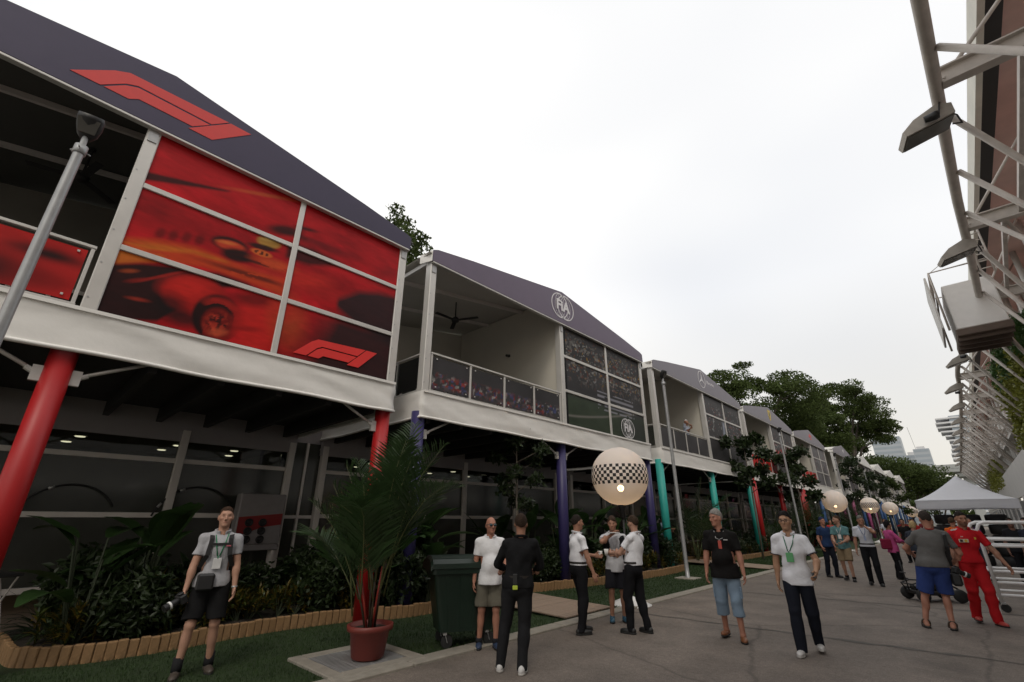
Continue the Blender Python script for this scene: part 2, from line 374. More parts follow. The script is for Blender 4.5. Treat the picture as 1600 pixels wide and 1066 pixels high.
# ---------------------------------------------------------------- hospitality buildings
def sheet(name, pts, z0, z1, m, parent, amp=.02, seed=0, nz=8, step=.12, hem=.03):
    """cloth skirt hung along a plan path, wrinkled, with a rolled hem"""
    P = []
    for a, b in zip(pts, pts[1:]):
        n = max(1, int(math.dist(a, b) / step)); L = math.dist(a, b); nx, ny = (b[1] - a[1]) / L, -(b[0] - a[0]) / L
        for i in range(n): P.append((a[0] + (b[0] - a[0]) * i / n, a[1] + (b[1] - a[1]) * i / n, nx, ny, min(i, n - i) * step))
    P.append((*pts[-1], nx, ny, 0)); P = np.array(P); ns = len(P); s = np.arange(ns) * step
    V = np.zeros((ns, nz + 1, 3))
    for k in range(nz + 1):
        t = k / nz; z = z0 + (z1 - z0) * t
        d = amp * (fbm(s * 1.3 + t * 1.6, t * 3.2 + 0 * s, seed) - .5) * 2 + amp * .7 * np.sin(s * 2.1 + t * 5 + seed) * (1 - t) * .5
        d += .5 * amp * np.maximum(0, 1 - np.abs(((s * .8 + t * 1.5) % 2.1) - 1) * 6)
        d += np.exp(-P[:, 4] * 5) * amp * .8 * np.sin(t * 9 + s * 7)
        V[:, k, 0] = P[:, 0] + P[:, 2] * (d + .015); V[:, k, 1] = P[:, 1] + P[:, 3] * (d + .015); V[:, k, 2] = z + .01 * np.sin(s * 2.6 + seed) * (1 - t)
    i = np.arange(ns - 1)[:, None] * (nz + 1) + np.arange(nz)[None, :]
    F = np.stack([i, i + nz + 1, i + nz + 2, i + 1], -1).reshape(-1, 4)
    o = np_mesh(name, V.reshape(-1, 3), F, m, parent, True)
    if hem: MB().tube([tuple(V[j, 0]) for j in range(0, ns, 2)] + [tuple(V[-1, 0])], hem, 6).build('hem', m, o, True)
    return o

def paint_car(Y, Z):
    """blurred red racing car print; Y, Z are metres on the wall"""
    def el(cy, cz, ry, rz, rot=0, soft=.35):
        a, b = Y - cy, Z - cz; c, s = math.cos(rot), math.sin(rot); a, b = a * c + b * s, -a * s + b * c
        return np.clip((1 + soft - np.sqrt((a / ry) ** 2 + (b / rz) ** 2)) / (2 * soft), 0, 1)
    n = fbm(Y * 1.1 - Z * .25, Z * 3.0 + Y * .5, 5); n2 = fbm(Y * 3.2, Z * 9 + Y * 1.5, 9)
    col = np.outer(.30 + .95 * n, (.62, .012, .017)) + np.outer(np.clip(n2 - .5, 0, 1), (.35, .0, .01))
    def put(mask, c, k=1): 
        nonlocal col
        mm = (mask * k)[:, None]; col = col * (1 - mm) + np.array(c) * mm
    BK, DR, OR, YE, RD = (.012, .008, .008), (.14, .006, .006), (.60, .060, .016), (.66, .19, .022), (.58, .015, .016)
    wob = .12 * (fbm(Y * 4, Z * 4, 21) - .5)
    def poly(P, soft=.05):                       # soft-edged convex-ish shape from a top and a bottom curve
        T_, B_ = P; top = np.interp(Y, [p[0] for p in T_], [p[1] for p in T_]); bot = np.interp(Y, [p[0] for p in B_], [p[1] for p in B_]); x0, x1 = T_[0][0], T_[-1][0]
        return np.clip((top - Z) / soft + .5, 0, 1) * np.clip((Z - bot) / soft + .5, 0, 1) * np.clip((Y - x0) / .08 + .5, 0, 1) * np.clip((x1 - Y) / .08 + .5, 0, 1)
    sm = fbm(Y * 1.3 + 3, Z * 14 - Y * 2.2, 44)                    # motion streaks
    put(np.clip((Z - 6.6 - .12 * np.sin(Y * 2)) / .7, 0, 1) * np.clip(n * 1.6 - .4, 0, 1), (.42, .012, .016), .7)
    put(poly(([(.1, 6.72), (.7, 6.88), (1.35, 7.06)], [(.1, 6.55), (.7, 6.78), (1.35, 7.03)]), .05), BK, .9)
    put(el(1.9, 7.3, .55, .035, .33, .6), (.60, .10, .03), .8); put(el(1.2, 6.5, .5, .04, .2, .7), DR, .5)
    put(el(2.35, 6.75, .30, .10, .35, .4), BK, .85); put(el(2.72, 6.97, .2, .04, .2, .6), BK, .85); put(el(2.65, 6.75, .35, .05, .1, .7), BK, .6)
    for c_ in (.62, .78, .95, 1.12): put(el(c_, 5.80 + (c_ - .6) * .25, .06, .10, -.2, .5), DR, .8)
    put(poly(([(.22, 5.55), (.62, 5.70), (1.1, 5.79), (1.71, 5.76), (2.6, 5.80)], [(.22, 5.05), (.7, 5.33), (1.27, 5.49), (1.91, 5.48), (2.6, 5.45)]), .07), OR, .95)
    put(poly(([(.22, 5.50), (.62, 5.62), (1.1, 5.72), (1.6, 5.72)], [(.22, 5.22), (.62, 5.50), (1.1, 5.66), (1.6, 5.69)]), .06) * np.clip(sm * 2.2 - .5, 0, 1), YE, .9)
    put(poly(([(.22, 5.3), (.5, 5.4), (.75, 5.45)], [(.22, 5.08), (.5, 5.24), (.75, 5.36)]), .08), YE, .75); put(el(1.95, 5.62, .6, .045, .04, .5) * (sm > .42), BK, .7); put(el(2.2, 5.78, .4, .05, .1, .6), (.55, .03, .02), .8)
    put(poly(([(.15, 5.05), (.52, 5.22), (.9, 5.33), (1.5, 5.47), (1.95, 5.46), (2.2, 5.42)], [(.15, 4.3), (.52, 4.3), (.9, 4.4), (1.5, 5.2), (1.95, 5.36), (2.2, 5.40)]), .07), BK, .96)
    put(el(.8, 5.12, .30, .022, .65, .5), (.40, .02, .014), .8); put(el(.55, 4.95, .14, .03, .5, .5), (.35, .02, .014), .6); put(el(.62, 4.66, .12, .025, .1, .6), (.45, .04, .02), .7); put(el(.42, 5.05, .10, .03, .4, .5), (.5, .08, .02), .6)
    put(el(1.55, 6.05, .27, .135, .15, .16), BK, .92); put(el(1.56, 6.03, .22, .09, .15, .2), (.66, .06, .025), .95); put(el(1.50, 6.06, .14, .03, .2, .5), (.8, .22, .05), .7)
    put(el(1.70, 5.90, .24, .12, .2, .25), BK, .93); put(el(2.3, 5.98, .35, .10, .1, .5), (.70, .09, .025), .85)
    put(el(2.13, 6.37, .20, .105, .2, .18), (.46, .24, .05)); put(el(2.1, 6.42, .14, .03, .2, .4), (.66, .42, .12), .7); put(el(2.05, 6.23, .24, .055, .15, .3), BK, .92)
    put(el(2.05, 6.11, .18, .065, .05, .15), (.72, .14, .03)); put((np.sin((Y - .2 * Z) * 70) > .1) * el(2.05, 6.11, .13, .04, .05, .15), BK, .85)
    put(el(2.05, 5.9, .5, .03, .1, .5) * (sm > .4), BK, .8)
    put(el(1.27, 4.97, .43, .33, .25, .10), (.40, .012, .010)); put(el(1.16, 5.06, .32, .19, .35, .5), (.66, .022, .016), .9); put(el(.98, 4.70, .20, .18, .2, .5), BK, .75); put(el(1.2, 4.55, .22, .12, 0, .5), BK, .8)
    put(el(1.64, 4.70, .345, .40, 0, .07), (.012, .006, .006), .97); put(el(1.68, 4.70, .33, .37, 0, .08) * (el(1.64, 4.70, .24, .29, 0, .1) < .5) * (Y > 1.5), (.34, .012, .010), .8)
    put(el(1.62, 4.93, .24, .10, .0, .3) * (el(1.64, 4.66, .25, .28, 0, .1) < .4), (.46, .02, .014), .7)
    put(el(1.66, 4.62, .22, .26, 0, .12), (.20, .010, .008), .95); put(el(1.66, 4.60, .17, .20, 0, .3) * np.clip(fbm(Y * 16, Z * 14, 12) * 3 - 1.1, 0, 1), (.66, .06, .03), .9); put(el(1.66, 4.60, .16, .19, 0, .3) * (fbm(Y * 22, Z * 20, 19) > .55), BK, .8); put(el(1.70, 4.47, .12, .06, .3, .5), (.75, .12, .05), .7)
    put(el(2.25, 4.75, .33, .62, .1, .35), (.64, .020, .016), .95); put(el(2.1, 5.2, .3, .12, .2, .5), DR, .8); put(el(2.1, 4.65, .2, .04, .2, .6), DR, .5)
    put(poly(([(2.45, 6.55), (2.9, 6.62), (3.6, 6.56)], [(2.45, 6.2), (2.9, 6.24), (3.6, 6.50)]), .10), BK, .88); put(el(3.2, 6.75, .5, .10, .1, .6), (.10, .008, .01), .6)
    put(el(2.9, 5.9, .45, .16, .25, .6), (.66, .03, .02), .8); put(el(3.3, 5.75, .6, .10, .2, .7), (.48, .02, .018), .6)
    put(poly(([(3.55, 5.75), (4.0, 6.08), (4.4, 6.22), (5.0, 6.3)], [(3.55, 5.55), (4.0, 5.35), (4.4, 5.2), (5.0, 5.1)]), .18), (.024, .016, .018), .96); put(el(4.6, 6.42, .4, .04, .15, .6), (.3, .02, .02), .6)
    put(el(2.72, 5.0, .28, .42, .2, .6), (.44, .07, .02), .7); put(el(2.62, 5.22, .2, .2, .3, .6), (.62, .03, .02), .7)
    put(np.clip((Y - 2.75 - .35 * (Z - 4.4)) / .65, 0, 1) * np.clip((5.55 - Z) / .35, 0, 1), (.022, .013, .014), .96)
    put(el(4.55, 6.75, .25, .13, .3, .8), BK, .35)
    col *= (.70 + .30 * fbm(Y * 7, Z * 26, 31))[:, None]
    return np.clip(col, .004, .9)
def paint_race(Y, Z, seed, pal, dark=.03):
    """busy crowd / grid picture, sober tones with coloured specks"""
    n = fbm(Y * .8, Z * 1.3, seed); c = np.outer(.5 + n, (dark, dark * .95, dark * 1.0))
    f1 = vnoise(Y * 9, Z * 12, seed + 3); f2 = vnoise(Y * 15, Z * 19, seed + 5); band = np.clip(1.4 - np.abs(Z - (pal['mid'])) / pal['h'], 0, 1)
    for k, (col, th) in enumerate(pal['c']):
        m = ((vnoise(Y * (8 + 2 * k), Z * (11 + k), seed + 11 * k) > th) & (f2 > .35)) * band
        c = c * (1 - m[:, None]) + np.array(col) * m[:, None] * (.5 + f1[:, None])
    return np.clip(c, .004, .8)
PR = {'fia': dict(mid=6.6, h=.7, c=[((.13, .12, .11), .62), ((.13, .035, .02), .80), ((.22, .13, .02), .86), ((.26, .26, .25), .84)]),
      'mer': dict(mid=6.2, h=.8, c=[((.28, .28, .28), .78), ((.25, .05, .04), .86)]),
      'rail': dict(mid=4.62, h=.16, c=[((.10, .07, .075), .45), ((.20, .035, .03), .64), ((.05, .06, .14), .70), ((.26, .25, .24), .80)])}
M['print'] = mat('printed_vinyl', (1, 1, 1), .5, 0, .0, attr=True, spec=.18)
F1_RED = mat('logo_red', (.62, .045, .04), .5, 0, .05)
F1 = [[(-.96, 7.77), (-.54, 8.15), (-.37, 8.25), (1.03, 8.31), (.8, 8.09), (-.23, 8.09), (-.37, 8.02), (-.62, 7.775)],
      [(-.58, 7.775), (-.37, 7.985), (-.22, 8.06), (.78, 8.06), (.56, 7.86), (-.17, 7.86), (-.28, 7.775)],
      [(.52, 7.79), (1.06, 8.31), (1.40, 8.31), (.87, 7.79)]]
BAN = {}
def banner_mat(k, c):
    m = mat('gable_vinyl_' + k, c, .45, 0, .10, 1.2, .35, 1.6, spec=.4); return m
PURPLE = banner_mat('purple', (.050, .041, .080)); PURPLE2 = banner_mat('mauve', (.135, .105, .155)); GREYB = banner_mat('grey', (.205, .19, .225))
white_logo = mat('logo_white', (.72, .70, .72), .5, 0, .03); yellow_logo = mat('logo_yellow', (.62, .45, .06), .5, 0, .05); black_logo = mat('logo_black', (.02, .02, .02), .5, 0, .03)

def ring(mb, cy, cz, r, w, fn, t0, t1, n=40, sy=1.0):
    V = []; f = []
    for j in range(n):
        a = 2 * math.pi * j / n
        for rr in (r, r - w):
            for t in (t0, t1): V.append(fn(cy + rr * sy * math.cos(a), cz + rr * math.sin(a), t))
    for j in range(n):
        q, e = 4 * j, 4 * ((j + 1) % n)
        f += [(q + 1, e + 1, e + 3, q + 3), (q, e, e + 1, q + 1), (q + 2, q + 3, e + 3, e + 2), (q, q + 2, e + 2, e)]
    mb.add(V, f)
def fia_logo(parent, cy, cz, s, x):
    fn = lambda a, b, t: (x + t, a, b)
    mb = MB()
    for c in (cy - .16 * s, cy + .16 * s): ring(mb, c, cz, .46 * s, .035 * s, fn, 0, .006, 44)
    for k, c in ((0, cy - .16 * s), (1, cy + .16 * s)):
        for w in (.25, .6): ring(mb, c, cz, .44 * s, .02 * s, fn, .001, .005, 40, w)
    o = mb.build('logo', white_logo, parent)
    text_mesh('lettering', 'FiA', .52 * s, white_logo, o, lambda a, b, t: (x + .012 + t, cy + a, cz + b), .003, 1.05, bold=.02 * s)
def star_logo(parent, cy, cz, s, x, txt=True):
    fn = lambda a, b, t: (x + t, a, b); mb = MB(); ring(mb, cy, cz, .46 * s, .04 * s, fn, 0, .008, 48)
    for k in range(3):
        a = math.pi / 2 + k * 2 * math.pi / 3; 
        tip = (cy + .44 * s * math.cos(a), cz + .44 * s * math.sin(a)); l = (cy + .07 * s * math.cos(a + 1.05), cz + .07 * s * math.sin(a + 1.05)); r = (cy + .07 * s * math.cos(a - 1.05), cz + .07 * s * math.sin(a - 1.05))
        mb.prism([tip, l, (cy, cz), r], fn, .001, .007)
    o = mb.build('logo', white_logo, parent)
    if txt: text_mesh('lettering', 'Mercedes', .26 * s, white_logo, parent, lambda a, b, t: (x + t, cy + 1.15 * s + a, cz - .02 * s + b), .003)
def shield_logo(parent, cy, cz, s, x):
    fn = lambda a, b, t: (x + t, cy + a * s, cz + b * s); mb = MB()
    mb.prism([(-.36, .4), (.36, .4), (.36, -.05), (.2, -.36), (0, -.5), (-.2, -.36), (-.36, -.05)][::-1], fn, 0, .006); o = mb.build('logo', yellow_logo, parent)
    k = MB(); k.prism([(-.05, -.35), (.03, -.35), (.02, -.1), (.14, .0), (.1, .2), (-.02, .28), (-.1, .12), (-.08, -.05)], fn, .007, .01); k.build('emblem', black_logo, o)
def badge_logo(parent, cy, cz, s, x, m):
    fn = lambda a, b, t: (x + t, cy + a * s, cz + b * s); mb = MB()
    mb.prism([(-.7, -.1), (-.2, .25), (.35, .2), (.7, -.05), (.2, -.02), (-.1, -.2)][::-1], fn, 0, .006); mb.prism([(-.3, -.3), (.5, -.18), (.45, -.26), (-.25, -.38)], fn, 0, .006); mb.build('logo', m, parent)

LIGHTM = mat('downlight_glow', (1.0, .86, .62), .5, 0, 0, emit=3)
ZD, ZF, ZE, ZA = 4.28, 3.72, 7.57, 8.62          # deck top, skirt bottom, eave, ridge
CE1 = mat('darker_ceiling', (.11, .11, .10), .85, 0, .08, 1.2, .1, 5); CR1 = mat('darker_wall', (.30, .275, .235), .85, 0, .08, 1.5, .1, 5)  # darker ceiling and wall tones, nearest building only
def house(idx, yc, half, X, label, colm, banner, print_fn, nres, rail_fn, logo_fn, lod, rows=3):
    h = thing('hospitality_building', label, 'building', (X, yc, 0), 0, 'two storey team hospitality buildings')
    D = -5.0
    B(D, -.06, -half, half, 3.96, 4.25).build('floor_slab', M['dark'], h)
    if lod < 2:
        jm = B(D, -.2, -.05, .05, 3.66, 3.955).build('joist', M['dark'], h); n = 11
        for i in range(n):
            y = -half + .35 + (2 * half - .7) * i / (n - 1)
            if i == 0: jm.location.y = y
            else: share('joist', jm.data, h, (0, y, 0))
    sheet('fascia_skirt', [(D, -half), (0, -half), (0, half), (D, half)], ZF, ZD + .02, M['cloth'], h, .024 if lod == 0 else .018, idx * 7, 8 if lod < 2 else 3, .1 if lod == 0 else .2 if lod == 1 else .5)
    if lod < 2: B(.02, .045, -half + .01, half - .01, ZD - .015, ZD + .035).build('top_flap', M['cloth'], h)
    for k, yy in enumerate((-half + .07, -.06, half - .1)):
        c = MB().lathe([(.145, 0), (.145, 3.86)], 28 if lod < 2 else 12, (-.2, yy, 0)).build('column', colm[k] if isinstance(colm, list) else colm, h, True)
        if lod < 2:
            for s in (-1, 1):
                if (k == 0 and s < 0) or (k == 2 and s > 0): continue
                MB().tube([(-.2, yy + s * .2, 3.42), (-.2, yy + s * .95, 3.80)], .026, 8).build('brace', M['alu'], c, True)
                b = MB(); b.box(-.235, -.165, yy + s * .13, yy + s * .24, 3.30, 3.50); b.tube([(-.2, yy + s * .19, 3.40), (-.2, yy + s * .30, 3.46)], .036, 8); b.build('bracket', M['alu'], c)
    # upper posts
    for yy in (-half + .09, 0, half - .09):
        p = MB().bbox(-.24, -.03, yy - .09, yy + .09, ZD, ZE + .1, .012).build('post', M['alu'], h)
        if lod == 0:
            B(-.029, -.012, yy - .06, yy + .06, 7.28, 7.5).build('fitting', M['steel'], p)
            for z in np.arange(4.5, 7.2, .55): f = MB(); f.lathe([(.012, 0), (.012, .006)], 8, (0, 0, 0)); f.v = [(-.03 + v[2], yy - .05 + v[0], z + v[1]) for v in f.v]; f.build('bolt', M['steel'], p)
    # printed panels
    ya, yb, ym = .09, half - .18, half / 2
    zr = [ZD + .03, 5.37, 6.49, ZE] if rows == 3 else [ZD + .03, 6.0, ZE]
    fw = .05
    MB().bbox(-.14, -.03, ym - fw, ym + fw, ZD, ZE, .008).build('mullion', M['alu'], h)
    for z in zr[1:-1]:
        for a, b in ((ya, ym - fw), (ym + fw, yb)): MB().bbox(-.13, -.035, a, b, z - .045, z + .045, .008).build('transom', M['alu'], h)
    for a, b in ((ya, ym - fw), (ym + fw, yb)):
        for z0, z1 in zip(zr, zr[1:]):
            z0 += .045; z1 -= .045
            nu = nres; nv = max(2, int(nres * .55)); u, v, F = grid(nu, nv); y = a + (b - a) * u; z = z0 + (z1 - z0) * v
            V = np.stack([np.full_like(y, -.065) + .006 * np.sin(u * 3.14) * np.sin(v * 3.14), y, z], 1)
            np_mesh('printed_panel', V, F, M['print'], h, True, print_fn(y, z))
    B(-.10, -.085, ya, yb, ZD, ZE).build('panel_backing', M['dark'], h)
    # balcony rail
    r = MB(); y0, y1 = -half + .2, -.14
    r.bbox(-.10, -.04, y0, y1, 5.215, 5.26, .006); r.bbox(-.095, -.045, y0, y1, 4.335, 4.375, .006)
    npan = 4
    for i in range(npan + 1): y = y0 + .03 + (y1 - y0 - .06) * i / npan; r.bbox(-.09, -.05, y - .022, y + .022, 4.28, 5.215, .004)
    if lod == 0:
        for i in range(npan):
            for e in (.12, .88):
                y = y0 + .03 + (y1 - y0 - .06) * (i + e) / npan
                for z in (5.12, 4.46): r.box(-.06, -.045, y - .014, y + .014, z - .014, z + .014)
    ro = r.build('railing', M['alu'], h)
    for i in range(npan):
        a = y0 + .075 + (y1 - y0 - .06) * i / npan; b = a + (y1 - y0 - .06) / npan - .09
        u, v, F = grid(max(4, nres // 2), max(3, nres // 3)); y = a + (b - a) * u; z = 4.40 + .77 * v
        np_mesh('railing_panel', np.stack([np.full_like(y, -.068), y, z], 1), F, M['print'], ro, False, rail_fn(y, z))
    if lod < 2:
        s = MB(); 
        for z in (5.23, 4.36): s.bbox(D + .1, -.26, -half + .06, -half + .1, z - .02, z + .02, .005)
        for x in (-1.2, -2.4, -3.6, -4.8): s.box(x - .02, x + .02, -half + .063, -half + .097, 4.28, 5.21)
        s.build('side_railing', M['alu'], h)
        B(D + .1, -.28, -half + .075, -half + .085, 4.42, 5.17).build('side_glass', M['pane'], h)
    # walls of the upper floor
    sl_ = (ZA - 7.80) / half
    zr_ = lambda y: ZA - .06 - abs(y) * sl_
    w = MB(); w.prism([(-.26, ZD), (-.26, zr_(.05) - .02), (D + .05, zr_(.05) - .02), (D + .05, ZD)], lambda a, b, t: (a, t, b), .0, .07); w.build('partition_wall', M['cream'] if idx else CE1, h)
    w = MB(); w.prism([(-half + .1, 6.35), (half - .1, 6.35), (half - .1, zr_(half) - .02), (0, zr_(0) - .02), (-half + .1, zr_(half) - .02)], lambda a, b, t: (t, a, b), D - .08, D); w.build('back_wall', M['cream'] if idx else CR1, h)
    B(D - .06, D - .02, -half + .1, half - .1, ZD, 6.35).build('back_glazing', M['pane_dark'], h)
    if lod < 2:
        fr = MB()
        for i in range(9):
            y = -half + .12 + (half - .1) * i / 8; fr.box(D - .018, D + .04, y - .035, y + .035, ZD, 6.34)
        fr.box(D - .016, D + .036, -half + .16, -.02, 6.25, 6.33); fr.box(D - .016, D + .036, -half + .16, -.02, ZD, ZD + .12); fr.build('door_frame', M['alu_lifted'], h)
    B(D, -.26, half - .16, half - .11, ZD, 7.7).build('side_wall', M['cloth'], h)
    # roof cloth
    n = 12; 
    rf = MB(); ed = half + .10; xs = [.02, -1.7, -3.4, D - .25]
    V = []; f = []
    for x in xs:
        for j in range(2 * n + 1):
            y = -ed + ed * j / n; V.append((x, y, ZA - abs(y) * sl_ - (.04 * math.sin(j / n * math.pi) ** 2)))
    k = 2 * n + 1; nv0 = len(V)
    V += [(a, b, c - .05) for a, b, c in V]
    for i in range(3):
        for j in range(2 * n):
            q = i * k + j; f += [(q, q + 1, q + k + 1, q + k), (nv0 + q, nv0 + q + k, nv0 + q + k + 1, nv0 + q + 1)]
    for j in range(2 * n): f += [(j, nv0 + j, nv0 + j + 1, j + 1), (3 * k + j, 3 * k + j + 1, nv0 + 3 * k + j + 1, nv0 + 3 * k + j)]
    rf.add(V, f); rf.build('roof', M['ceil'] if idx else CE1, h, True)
    for x in xs[1:3]:
        for s in (-1, 1): MB().beam((x, s * .02, ZA - .14), (x, s * (half - .1), 7.80 - .1), .07, .10).build('rafter', M['alu_lifted'], h)
    if lod < 2:
        for s in (-1, 1): MB().bbox(D, -.26, s * (half - .07) - .05, s * (half - .07) + .05, 7.56, 7.68, .01).build('eave_beam', M['alu'], h)
    # gable banner, rounded over at both ends
    poly = [(-half - .02, ZE - .03), (half + .02, ZE - .03)]
    top = [(half + .02, 7.84), (half - .12, 7.90)] + [(half * t, ZA + .05 - (ZA - 7.86) * abs(t)) for t in (.75, .5, .25, 0, -.25, -.5, -.75)] + [(-half + .12, 7.90), (-half - .02, 7.84)]
    g_ = MB(); g_.prism(poly + top, lambda a, b, t: (t, a, b), .02, .06); gb = g_.build('gable_banner', banner, h)
    MB().bbox(-.05, .055, -half, half, ZE - .075, ZE - .031, .008).build('eave_rail', M['alu'], h)
    for s in (-1, 1):
        e = MB(); e.add([(.04, s * (half + .03), ZE - .03), (.04, s * (half + .03), 7.84), (-.35, s * (half + .12), 7.80), (-.35, s * (half + .12), ZE - .01)], [(0, 1, 2, 3)]); e.build('gable_return', M['cloth'], gb)
    logo_fn(gb, h)
    # ground floor
    gx = D + .5
    pitch = half / 2
    B(gx - .05, gx + .08, -half, half, 3.30, 3.95).build('bulkhead', M['bulk'], h)
    nm = 5
    for i in range(nm):
        y = -half + .1 + (2 * half - .2) * i / (nm - 1)
        MB().bbox(gx - .06, gx + .12, y - .075, y + .075, .15, 3.55, .01).build('mullion', M['alu_lifted'], h)
        if i < nm - 1:
            y2 = -half + .1 + (2 * half - .2) * (i + 1) / (nm - 1)
            for z in (2.88, 1.76, .5) if not (i == 3 and lod == 0) else (2.88, 1.76, .5): MB().bbox(gx - .04, gx + .06, y + .075, y2 - .075, z - .05, z + .05, .008).build('transom', M['alu_lifted'], h)
            B(gx - .01, gx + .01, y + .07, y2 - .07, 2.925, 3.305).build('window_pane', M['pane'], h)
            B(gx - .012, gx + .012, y + .07, y2 - .07, 1.805, 2.835).build('window_pane', M['pane_dark'], h)
            B(gx - .011, gx + .011, y + .07, y2 - .07, .545, 1.715).build('window_pane', M['pane_dark'], h)
    B(gx - 4, gx - .07, -half, half, 3.44, 3.5).build('ceiling', mat('office_ceiling', (.5, .5, .46), .8), h)
    B(gx - 4.1, gx - 4, -half, half, .1, 3.5).build('back_partition', mat('office_wall', (.32, .33, .30), .8), h)
    for s in (-1, 1): B(gx - 4, gx - .08, s * half - .04, s * half + .04, .1, 3.5).build('end_wall', mat('office_wall', (.32, .33, .30), .8), h)
    if lod < 2:
        dl = MB().lathe([(.0, -.012), (.085, -.012), (.1, 0)], 14, (0, 0, 3.436)).build('downlight', LIGHTM, h); first = True
        for x in (gx - .55, gx - 1.8, gx - 3.0):
            for i in range(6):
                y = -half + .8 + (2 * half - 1.6) * i / 5 + .2 * math.sin(i * 2 + idx + x)
                if first: dl.location = (x, y, 0); first = False
                else: share('downlight', dl.data, h, (x, y, 0))
    B(gx - 4, -2.3, -half - .2, half + .2, .02, .15).build('terrace_floor', M['timber'], h)
    return h

red_col = mat('red_column_wrap', (.40, .011, .013), .45, 0, .10, 2); pur_col = mat('indigo_column_wrap', (.036, .029, .115), .45, 0, .08, 2)
teal_col = mat('teal_column_wrap', (.03, .38, .33), .5, 0, .08, 2); blue_col = mat('blue_column_wrap', (.04, .10, .25), .5, 0, .08, 2); pink_col = mat('pink_column_wrap', (.45, .10, .25), .5, 0, .08, 2)
def race(seed, key, mid=None, dark=.03):
    return lambda y, z: paint_race(y, z, seed, PR[key], dark)
def fia_print(y, z):
    c = paint_race(y, z, 41, PR['fia'], .035)
    gmask = np.clip((5.35 + .10 * np.sin(y * 1.2) - z) * 4, 0, 1)[:, None]; c = c * (1 - gmask) + np.array((.035, .05, .03)) * gmask * (.7 + .6 * fbm(y * 2, z * 4, 4))[:, None]
    k = np.exp(-((z - (4.62 + .10 * (y - .2) ** 1.35)) / .035) ** 2)[:, None] * .8; c = c * (1 - k) + np.array((.20, .19, .17)) * k
    st = ((np.sin(z * 42) > .2) & (y > 1.9) & (y < 4.3) & (z > 5.15 - .02 * y) & (z < 5.75))[:, None] * .7 * (vnoise(y * 5, z * 9, 8) > .3)[:, None]; c = c * (1 - st) + np.array((.30, .30, .34)) * st
    dk = np.clip((y - 3.0) * 1.5, 0, 1) * np.clip((5.2 - z) * 3, 0, 1); c = c * (1 - .6 * dk[:, None]) + np.array((.03, .03, .032)) * .6 * dk[:, None]
    return c
def mer_print(y, z):
    c = paint_race(y, z, 77, PR['mer'], .05); s = np.exp(-((y - (2.35 + .15 * (z - 6))) / .16) ** 2) * np.clip((6.6 - z) * 3, 0, 1) * np.clip((z - 5.0) * 4, 0, 1)
    return c * (1 - s[:, None]) + np.array((.30, .33, .40)) * s[:, None]
def red_print(seed):
    def fn(y, z):
        c = paint_race(y, z, seed, PR['mer'], .05); m = np.clip(1 - np.abs(z - 5.9 + .1 * np.sin(y * 3)) / .6, 0, 1) * (vnoise(y * 1.5, z * 6, seed) > .4); return c * (1 - m[:, None]) + np.array((.40, .05, .05)) * m[:, None]
    return fn
def red_rail(y, z):
    c = np.outer(.5 + fbm(y * 2, z * 5, 3), (.55, .02, .018)); d = (np.exp(-((y + 1.0) / .5) ** 2 - ((z - 4.6) / .22) ** 2) + np.exp(-((y + .55) / .4) ** 2 - ((z - 4.95) / .1) ** 2) + .9 * np.exp(-((y + 2.1) / .6) ** 2 - ((z - 4.75) / .1) ** 2)).clip(0, 1)[:, None]
    o = np.exp(-((y + 1.9) / .4) ** 2 - ((z - 4.65) / .08) ** 2)[:, None]; c = c * (1 - d) + np.array((.012, .008, .008)) * d
    r = np.exp(-((y + .6) / .35) ** 2 - ((z - 4.62) / .22) ** 2)[:, None] * .8; c = c * (1 - r) + np.array((.22, .01, .01)) * r
    return np.clip(c * (1 - o) + np.array((.6, .10, .02)) * o, .004, .9)
def f1_logos(yc):
    def fn(gb, h):
        for P in F1: MB().prism([(y - yc, z) for y, z in P][::-1], lambda a, b, t: (t, a, b), .062, .068).build('logo', F1_RED, gb)
        sc = 1.64 / 2.36
        bright = mat('logo_bright_red', (.75, .03, .025), .5, 0, .05)
        for P in F1: MB().prism([(2.89 + (y + .96) * sc - yc, 4.44 + (z - 7.77) * .76) for y, z in P][::-1], lambda a, b, t: (t, a, b), -.052, -.046).build('logo', bright, h)
    return fn
lg2 = lambda gb, h: (fia_logo(gb, .0, 8.13, .95, .062), fia_logo(h, 3.75, 4.70, .74, -.056))
lg3 = lambda gb, h: star_logo(gb, -.05, 8.15, .95, .062)
lg4 = lambda gb, h: shield_logo(gb, 0, 8.16, .8, .062)
lg5 = lambda gb, h: badge_logo(gb, 0.2, 8.15, .8, .062, F1_RED)
lgp = lambda gb, h: badge_logo(gb, 0.2, 8.15, .6, .062, white_logo)
H1 = house(0, .15, 4.85, -8.0, 'nearest building with red blurred racing car print and purple gable', red_col, PURPLE, lambda y, z: paint_car(y + .15, z), 110, red_rail, f1_logos(.15), 0)
H2 = house(1, 10.9, 5.2, -8.0, 'building on indigo columns with circled white letters on its mauve gable', pur_col, PURPLE2, fia_print, 90, race(21, 'rail', dark=.045), lg2, 0)
H3 = house(2, 22.25, 5.25, -8.0, 'building on teal columns with a white three pointed star on its gable', teal_col, GREYB, mer_print, 60, race(25, 'mer', dark=.06), lg3, 1)
H4 = house(3, 33.4, 5.25, -8.0, 'building on red columns with a yellow shield on its grey gable', red_col, GREYB, red_print(51), 40, red_rail, lg4, 1)
H5 = house(4, 44.5, 5.25, -8.0, 'building with red gable emblem between shield building and white topped building', [red_col, blue_col, blue_col], GREYB, race(61, 'mer', dark=.16), 30, red_rail, lg5, 1)
far_lab = ['first far building, white roof side showing beyond the blue columns', 'second far building, beyond the pink columns', 'third far building behind the street trees', 'fourth far building in the shrinking row', 'last far building at the end of the row']
